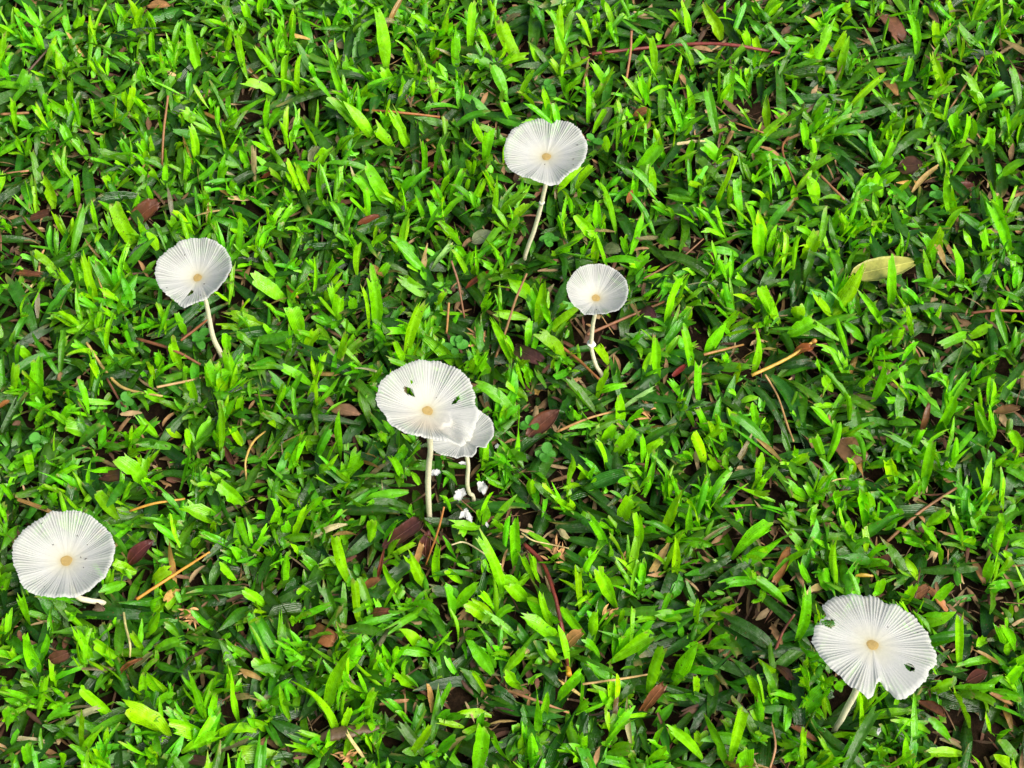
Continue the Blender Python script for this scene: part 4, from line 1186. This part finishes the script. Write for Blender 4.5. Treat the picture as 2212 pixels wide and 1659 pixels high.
def mushroom(m, label, ribs, seed, cream=.0, ring=None, droop=None, specks=0, sheer=1.0):
    r_ = np.random.default_rng(seed)
    C = np.array(m['C']) * U; h = m['h'] * U; tx, ty = m['t']
    nn = nrm(np.array([math.sin(tx), math.sin(ty), 1.0])); e1 = nrm(np.array([1., 0, 0]) - nn * nn[0]); e2 = np.cross(nn, e1)
    foot = np.array(m['stem'][0][:3]) * U; foot[2] = 0
    root = link('mushroom', None); root.location = foot
    tag(root, label, 'mushroom', 'white parasol mushrooms growing in the lawn')
    NT, NR = ribs * 6, 44
    th_ = np.linspace(0, 2 * math.pi, NT, endpoint=False)
    R = np.interp(th_ * len(m['R']) / (2 * math.pi), np.arange(len(m['R']) + 1), m['R'] + [m['R'][0]]) * U
    R = R * (1 + .006 * np.sin(th_ * ribs * .5 + 1) + r_.normal(0, .004, NT))
    warp = .9 * np.sin(th_ * 5 + r_.uniform(0, 6)) + .6 * np.sin(th_ * 13 + r_.uniform(0, 6)) + .5 * np.sin(th_ * 29 + r_.uniform(0, 6))
    ph = (np.cos(th_ * ribs + warp) + 1) / 2                       # 1 on a rib, 0 in a groove
    strength = .80 + .35 * np.sin(th_ - .25) + .25 * np.sin(th_ * 3 + r_.uniform(0, 6)) + .25 * np.sin(th_ * 7 + r_.uniform(0, 6)) + .18 * np.sin(th_ * 19 + r_.uniform(0, 6))
    ridge = ph ** 1.6
    t = (np.arange(NR + 1) / NR) ** .9
    T_, TH_ = np.meshgrid(t, th_, indexing='ij')
    Rr = R[None] * (1 - .006 * (1 - ridge[None]) * (T_ > .93))
    grow = np.clip((T_ - .27) / .55, 0, 1); grow = grow * grow * (3 - 2 * grow)
    Rm = R.mean()
    z = h * T_ ** 1.6 + Rm * .016 * grow * (ridge[None] - .5) * np.clip(strength, .3, 1.3)[None]
    z += Rm * .03 * T_ ** 2 * (np.sin(TH_ * 4 + r_.uniform(0, 6)) + .7 * np.sin(TH_ * 7 + r_.uniform(0, 6)) + .5 * np.sin(TH_ * 17 + r_.uniform(0, 6)))
    z -= Rm * .05 * np.clip((T_ - .9) / .1, 0, 1) ** 2
    x = T_ * Rr * np.cos(TH_); y = T_ * Rr * np.sin(TH_)
    if droop:                                                        # a side of the rim that sags and is crumpled
        for a0, wd, am in droop:
            d = np.exp(-((((TH_ - a0 + math.pi) % (2 * math.pi)) - math.pi) / wd) ** 2)
            z += Rm * am * d * np.clip((T_ - .35) / .65, 0, 1) ** 1.3 * (1 + .35 * np.sin(T_ * 11 + TH_ * 6))
            if am < -.12:
                st_ = np.clip((T_ - .44 - .05 * np.sin(TH_ * 9)) / .07, 0, 1)
                z -= Rm * .055 * d * st_ * st_ * (3 - 2 * st_)
    lp = np.stack([x, y, z], -1)
    W3 = C + lp[..., :1] * e1 + lp[..., 1:2] * e2 + lp[..., 2:] * nn - foot
    f = grid_faces(NR + 1, NT, True)
    
    cx = x.ravel()[f].mean(1); cy = y.ravel()[f].mean(1)
    keep = np.ones(len(f), bool)
    for hp in m['holes']:
        p = np.array(hp) * U; p = p.mean(0) + (p - p.mean(0)) * 1.25; q = r_.normal(0, .00012, (len(f), 2))
        keep &= ~inside(p, cx + q[:, 0], cy + q[:, 1])
    white = np.array([.53, .53, .50]); crm = np.array([.56, .54, .39])
    k = np.clip((T_ - .10) / .38, 0, 1)[..., None]; col = crm * (1 - k) * .8 + white * k + (1 - k) * .2 * white
    halo = np.exp(-((T_ * Rm / (m['dr'] * U)) / 1.25) ** 4)[..., None] * .75; col = col * (1 - halo) + halo * np.array([.47, .385, .19])
    if cream:
        st = np.exp(-(((T_ - .45) / .3) ** 2) - ((((TH_ - 4.6 + math.pi) % (2 * math.pi)) - math.pi) / .8) ** 2)[..., None]
        col = col * (1 - cream * st) + cream * st * np.array([.60, .49, .33])
    thin = grow * (1 - ridge[None]) ** .8 * np.clip(strength, .2, 1.4)[None] * .31 + .02 * grow
    thin = thin * sheer * (1 - .9 * np.clip((T_ - .955) / .04, 0, 1))
    cc = np.concatenate([col, np.clip(thin, 0, .72)[..., None]], -1).reshape(-1, 4)
    cap = link('cap', mesh_np('cap', W3.reshape(-1, 3), f[keep], cc), M_CAP, root)
    # gills hang below the ribs
    ids = np.where((ph > np.roll(ph, 1)) & (ph >= np.roll(ph, -1)))[0]
    gv_, gf_ = [], []
    rows = [4, 12, 20, 28, 36, 42]
    hole = np.zeros(x.shape, bool)
    for hp in m['holes']:
        hole |= inside(np.array(hp) * U * 1.0, x, y)
    for i in ids:
        if hole[:, i].any(): continue
        b0 = len(gv_)
        for j in rows:
            p = W3[j, i]; dep = Rm * .055 * math.sin(math.pi * (j / 44) ** .7) + .0001
            gv_ += [p - nn * .00008, p - nn * dep]
        for k2 in range(len(rows) - 1):
            a = b0 + 2 * k2; gf_.append((a, a + 2, a + 3, a + 1))
    gm = mesh_py('gills', gv_, gf_); g = link('gills', gm, M_STEM, cap); g.color = (.82, .80, .72, 1)
    # tan centre
    dr = m['dr'] * U * .92
    tt = np.linspace(0, 1, 7); aa = np.linspace(0, 2 * math.pi, 40, endpoint=False)
    TT, AA = np.meshgrid(tt, aa, indexing='ij'); wob = 1 + .04 * np.sin(AA * 3 + seed) + .03 * np.sin(AA * 5)
    dz = h * (TT * dr / Rm) ** 1.6 + .00022 * (1 - TT ** 3) - .00004 * TT + .00012
    dv = C - foot + (TT * dr * wob * np.cos(AA))[..., None] * e1 + (TT * dr * wob * np.sin(AA))[..., None] * e2 + dz[..., None] * nn
    d = link('centre_disc', mesh_np('centre_disc', dv.reshape(-1, 3), grid_faces(7, 40, True)), M_DISC, cap); d.color = (*srgb((164, 140, 84)), 1)
    # stem
    pts = [np.array(s[:3]) * U for s in m['stem']]; rad = [s[3] * U for s in m['stem']]
    end = pts[0] + (pts[0] - pts[1]) * .2; end[2] = -.004
    pts = [end] + pts + [C - nn * .0003]; rad = [rad[0] * 1.1] + rad + [rad[-1] * 1.15]
    sv, sf, sp, sr = tube(np.array(pts) - foot, rad, 16, 1.0, .022, sub=8)
    s = link('stem', mesh_py('stem', sv, sf), M_STEM, root); s.color = (.84, .78, .55, 1)
    if ring:
        i, rr_, hh_ = ring
        c0 = np.array(m['stem'][i][:3]) * U - foot
        ax = nrm(np.array(m['stem'][i + 1][:3], float) - np.array(m['stem'][i][:3], float)); b1 = nrm(np.cross(ax, [0, 1., 0])); b2 = np.cross(ax, b1)
        r0 = m['stem'][i][3] * U
        prof = [(r0 * .9, .6 * hh_), (r0 * 1.15, .45 * hh_), (rr_, .3 * hh_), (rr_ * 1.03, 0), (rr_ * .97, -.25 * hh_), (r0 * 1.2, -.05 * hh_), (r0 * .9, .05 * hh_)]
        a_ = np.linspace(0, 2 * math.pi, 28, endpoint=False); wv = 1 + .10 * np.sin(a_ * 2 + seed) + .05 * np.sin(a_ * 5)
        rv = np.array([c0 + (b1 * np.cos(q) + b2 * np.sin(q)) * pr * w_ + ax * (ph_ + .0002 * math.sin(3 * q)) for pr, ph_ in prof for q, w_ in zip(a_, wv)])
        rg = link('ring', mesh_np('ring', rv, grid_faces(len(prof), 28, True)), M_STEM, s); rg.color = (.86, .84, .74, 1)
    for k_ in range(specks):
        j = r_.integers(10, 40); i = r_.integers(0, NT)
        p = W3[j, i] + nn * .00005; q = r_.uniform(0, 3.14); L = r_.uniform(.00018, .0005); w_ = .00016
        ov = [p + (e1 * math.cos(q) + e2 * math.sin(q)) * a * L + (e2 * math.cos(q) - e1 * math.sin(q)) * b * w_ + nn * c_ for c_ in (0, .00018) for a, b in ((-1, -.6), (.2, -1), (1, .3), (-.4, 1))]
        sk = link('speck', mesh_py('speck', ov, [(4, 5, 6, 7), (0, 1, 5, 4), (1, 2, 6, 5), (2, 3, 7, 6), (3, 0, 4, 7)]), M_TWIG, cap); sk.color = (.03, .022, .015, 1)
    return root

mushroom(MUSH[0], 'topmost white mushroom, notched at the far rim, on a stem leaning left', 86, 1, ring=(4, .0012, .0024), specks=4)
mushroom(MUSH[1], 'bowl-shaped white mushroom tilted to the left, its curved stem leaning right', 80, 2, specks=4, droop=[(4.35, .35, -.10)])
mushroom(MUSH[2], 'smallest clear white mushroom, deep bowl cap on a bent stem with a ring', 88, 3, ring=(4, .0019, .0013), specks=1)
mushroom(MUSH[3], 'largest centre white mushroom with two holes and a crumpled near side', 90, 4, cream=.6, droop=[(5.6, .40, -.16), (5.05, .22, .10)], specks=1)
mushroom(MUSH[4], 'smaller white mushroom half hidden below the largest centre mushroom', 78, 5, specks=0, sheer=.35)
mushroom(MUSH[5], 'round white mushroom at the lower left edge with its stem bent sideways', 92, 6, specks=9)
mushroom(MUSH[6], 'wide flat white mushroom at lower right with a torn notched rim', 84, 7, specks=2)

# ------------------------------------------------------------------ fallen leaves
def leaf(a, b, w, c, shape, label, seed):
    r_ = np.random.default_rng(seed)
    a = np.array(a, float) * U; b = np.array(b, float) * U; w = w * U
    L = np.linalg.norm(b - a); d = (b - a) / L
    up = nrm(np.array([r_.normal(0, .18), r_.normal(-.12, .18), 1.0])); sd = nrm(np.cross(up, d)); up = np.cross(d, sd)
    S, K = 14, 9
    s = np.linspace(0, 1, S + 1)[:, None]; u = np.linspace(-1, 1, K)[None]
    prof = {'oval': np.sin(math.pi * np.clip(s, .012, .985)) ** .62, 'big': np.sin(math.pi * np.clip(s ** .9, .01, .975)) ** .45,
            'blunt': np.minimum(1, 4.5 * np.clip(s, .03, 1)) ** .6 * np.where(s > .86, 1 - .5 * ((s - .86) / .14) ** 2, 1),
            'torn': np.sin(math.pi * np.clip(s * .8 + .08, 0, 1)) ** .5, 'strip': (np.sin(math.pi * np.clip(s, .05, .96)) ** .35),
            'curl': np.sin(math.pi * np.clip(s, .04, .96)) ** .5}[shape] * np.ones((1, K))
    rag = {'oval': .05, 'big': .015, 'blunt': .05, 'torn': .15, 'strip': .08, 'curl': .08}[shape]
    edge = 1 + np.cumsum(r_.normal(0, rag * .5, (S + 1, 2)), 0); edge = np.clip(edge, .6, 1.25)
    hw = w / 2 * prof * np.where(u < 0, edge[:, :1], edge[:, 1:])
    sj = s + (rag * .5) * r_.normal(0, 1, (1, K)) * np.where((s < .1) | (s > .9), 1, 0)
    curl = {'curl': 1.15, 'strip': .5, 'torn': .35, 'blunt': .25, 'oval': .45, 'big': .12}[shape] * r_.uniform(.8, 1.2)
    bend = (r_.uniform(-.02, .14) if shape != 'big' else .01) * L
    ang = u * curl
    V = a + d * (sj * L)[..., None] + sd * (hw * np.sin(ang) / max(curl, .05) )[..., None] + up * (hw * (1 - np.cos(ang)) / max(curl, .05) * 1.0 + bend * 4 * s * (1 - s) + r_.normal(0, .02, (S + 1, K)) * w * .5)[..., None]
    foot = (a + b) / 2
    v = (V - foot).reshape(-1, 3); n_ = len(v)
    nor = np.cross(np.gradient(V, axis=0), np.gradient(V, axis=1)); nor = nrm(nor).reshape(-1, 3)
    v2 = v + nor * .00022
    f = grid_faces(S + 1, K); rim = list(range(K)) + [K * i + K - 1 for i in range(1, S + 1)] + [K * S + k for k in range(K - 2, -1, -1)] + [K * i for i in range(S - 1, 0, -1)]
    fr = [(p, q, q + n_, p + n_) for p, q in zip(rim, rim[1:] + rim[:1])]
    me = mesh_np('fallen_leaf', np.vstack([v, v2]), np.vstack([f, f[:, ::-1] + n_, np.array(fr)]))
    o = link('fallen_leaf', me, M_LEAF); o.location = foot; c = c if shape == 'big' else dull(c); o.color = (*srgb(c), 1)
    tag(o, label, 'leaf', 'fallen leaves lying in the lawn')
    if w > .0042 and shape in ('oval', 'big', 'blunt', 'torn'):
        k = K // 2; line = V[:, k] - foot + up * .0002
        mv, mf, _, _ = tube(line, np.linspace(.00034, .00012, len(line)), 6, sub=1)
        mo = link('midrib', mesh_py('midrib', mv, mf), M_LEAF, o); mo.color = (*[min(1, q * 1.35 + .01) for q in srgb(c)], 1)
    if shape in ('oval', 'big') and w > .005:
        p0 = a - foot; pv, pf, _, _ = tube([p0 + d * .0008, p0 - d * .0022 - up * .0004, p0 - d * .0046 - up * .0016], [.00038, .0003, .00042], 6)
        po = link('leaf_stalk', mesh_py('leaf_stalk', pv, pf), M_LEAF, o); po.color = (*srgb(tuple(int(q * .85) for q in c)), 1)
    return o
for i, (a, b, w, c, s, l) in enumerate(LEAVES):
    leaf(a, b, w, c, s, l, 100 + i)

# ------------------------------------------------------------------ twigs and straws
for i, (q, r, c, l) in enumerate(TWIGS):
    q = np.array(q, float) * U; r = r * U * .82; q[:, 2] -= .002; c = dull(c, .12, .95)
    rad = np.full(len(q), r) * rng.uniform(.85, 1.1, len(q)); rad[-1] *= .8
    o_ = q.mean(0)
    knob = 'knob' in l and l.startswith('yellow stick')
    v, f, sp, sr = tube(q - o_, rad, 9, 1.0, .07, sub=6)
    straw = r < .00055
    o = link('straw' if straw else 'twig', mesh_py('twig', v, f), M_TWIG); o.location = o_; o.color = (*srgb(c), 1)
    tag(o, l, 'straw' if straw else 'twig', 'twigs and straws lying in the lawn')
    if knob:
        e = sp[-1]; d = nrm(sp[-1] - sp[-2])
        kv, kf, _, _ = tube([e - d * .001, e, e + d * .0008, e + d * .0014], [r * .9, r * 1.5, r * 1.45, r * .8], 9, sub=3)
        ko = link('knob', mesh_py('knob', kv, kf), M_TWIG, o); ko.color = (*srgb((170, 120, 48)), 1)
    if 'yellow cut end' in l:
        e = sp[-1]; d = nrm(sp[-1] - sp[-2])
        kv, kf, _, _ = tube([e - d * .0002, e + d * .002, e + d * .0042], [r * 1.02, r * 1.3, r * 1.35], 9, jit=.05, sub=3)
        ko = link('cut_end', mesh_py('cut_end', kv, kf), M_TWIG, o); ko.color = (*srgb((214, 150, 40)), 1)
        tag(ko, 'yellow cut end')

# grey-brown bark at the bottom edge
def bark(p, q, w, c, label):
    p = np.array(p) * U; q = np.array(q) * U; o_ = (p + q) / 2
    t = np.linspace(0, 1, 9)[:, None]; line = p * (1 - t) + q * t - o_; line[:, 2] += .001 * np.sin(t[:, 0] * 5)
    rad = w * U / 2 * np.array([.35, .8, 1, .95, 1.05, .9, .8, .6, .25])
    v, f, _, _ = tube(line, rad, 12, .45, .10, sub=3)
    o = link('bark_piece', mesh_py('bark_piece', v, f), M_TWIG); o.location = o_; o.color = (*srgb(c), 1)
    tag(o, label, 'bark')
for a in BARK:
    bark(*a)

# shredded dry tufts
for q, s, label in TUFTS:
    q = np.array(q, float) * U; n = 16
    B = np.tile(q, (n, 1)) + rng.normal(0, s * U * .22, (n, 3)) * [1, 1, .3]
    hd = rng.uniform(0, 6.283); h_ = hd + rng.normal(0, .7, n); el = rng.uniform(0, .7, n); L = rng.uniform(.4, 1, n) * s * U
    T = B + np.stack([np.cos(el) * np.cos(h_), np.cos(el) * np.sin(h_), np.sin(el)], 1) * L[:, None]
    c = np.array(srgb((186, 138, 88)))[None] * np.exp(rng.normal(0, .3, (n, 1))) * np.ones((n, 3))
    V, uv, cc = blades(B - q, T - q, rng.uniform(.0006, .0016, n), np.tile([0., 0, 1], (n, 1)), rng.uniform(0, .2, n), rng.normal(0, .8, n), rng.uniform(0, .5, n), np.ones(n), c, np.zeros(n), 4, 3)
    o = link('dry_tuft', merge_blades('dry_tuft', [(V, uv, cc)]), M_THATCH); o.location = q
    tag(o, label, 'dry tuft', 'dry shredded grass tufts')

# ------------------------------------------------------------------ white torn scraps
for i, (q, s, l) in enumerate(SCRAPS):
    r_ = np.random.default_rng(300 + i); q = np.array(q, float) * U; s = s * U
    K = 9; u, v = np.meshgrid(np.linspace(-1, 1, K), np.linspace(-1, 1, K), indexing='ij')
    rr = np.sqrt(np.maximum(np.abs(u), np.abs(v)) ** 2 / np.maximum(u * u + v * v, 1e-9)); x = u * rr; y = v * rr
    an = np.arctan2(y, x); k = 1 + .16 * np.sin(an * 2 + i) + .12 * np.sin(an * 5 + 3 * i) + .08 * np.sin(an * 9 + i) + r_.normal(0, .05, x.shape)
    z = .25 * np.sin(x * 2.4 + i) * np.cos(y * 2.9 + 2 * i) + .14 * np.abs(np.sin(x * 5 + y * 3 + i)) + r_.normal(0, .04, x.shape)
    vv = np.stack([x * k, y * k * r_.uniform(.5, .85), z], -1).reshape(-1, 3) * s * .62
    a = r_.uniform(0, 6.28); rot = np.array([[math.cos(a), -math.sin(a), 0], [math.sin(a), math.cos(a), 0], [0, 0, 1]]); vv = vv @ rot.T
    f = grid_faces(K, K); n_ = len(vv); idx = np.arange(n_).reshape(K, K)
    rim = list(idx[0]) + list(idx[1:, -1]) + list(idx[-1, -2::-1]) + list(idx[-2:0:-1, 0])
    fr = np.array([(p, w, w + n_, p + n_) for p, w in zip(rim, rim[1:] + rim[:1])])
    me = mesh_np('cap_scrap', np.vstack([vv, vv - [0, 0, .00018]]), np.vstack([f, f[:, ::-1] + n_, fr]))
    o = link('cap_scrap', me, M_SCRAP); o.location = q; o.color = (.68, .68, .65, 1)
    tag(o, l, 'mushroom scrap', 'white torn mushroom scraps')

# ------------------------------------------------------------------ round-leaved weeds
K = 6; A = 14
tt = np.linspace(0, 1, K); aa = np.linspace(0, 2 * math.pi, A, endpoint=False); TT, AA = np.meshgrid(tt, aa, indexing='ij')
lv = np.stack([TT * np.cos(AA) * 1.1 + 1, TT * np.sin(AA) * (1 - .08 * np.cos(AA)), .22 * TT ** 2 * np.abs(np.sin(AA)) + .05 * np.sin(AA * 3) * TT], -1).reshape(-1, 3)
weed_mesh = mesh_np('leaf', lv, grid_faces(K, A, True)); weed_mesh.materials.append(M_WEED)
for i, (q, n, l) in enumerate(WEEDS):
    r_ = np.random.default_rng(500 + i); q = np.array(q, float) * U
    root = link('round_leaf_weed', None); root.location = (q[0], q[1], 0); tag(root, l, 'weed', 'round-leaved weeds between the grass')
    cv, cf, _, _ = tube([(0, 0, 0), (.0004, .0003, .006), (0, 0, q[2])], [.0004, .00035, .0003], 6); st = link('stalk', mesh_py('stalk', cv, cf), M_WEED, root); st.color = (.08, .22, .03, 1)
    for k in range(n):
        o = link('leaf', weed_mesh, M_WEED, root); s = r_.uniform(.0017, .0026)
        o.location = (r_.normal(0, .0008), r_.normal(0, .0008), q[2] + r_.uniform(-.002, .001)); o.scale = (s, s, s)
        o.rotation_euler = (r_.normal(0, .25), r_.normal(-.1, .2), k * 6.283 / n + r_.normal(0, .3))
        g_ = r_.uniform(.8, 1.3); o.color = (.06 * g_, .27 * g_, .018 * g_, 1)
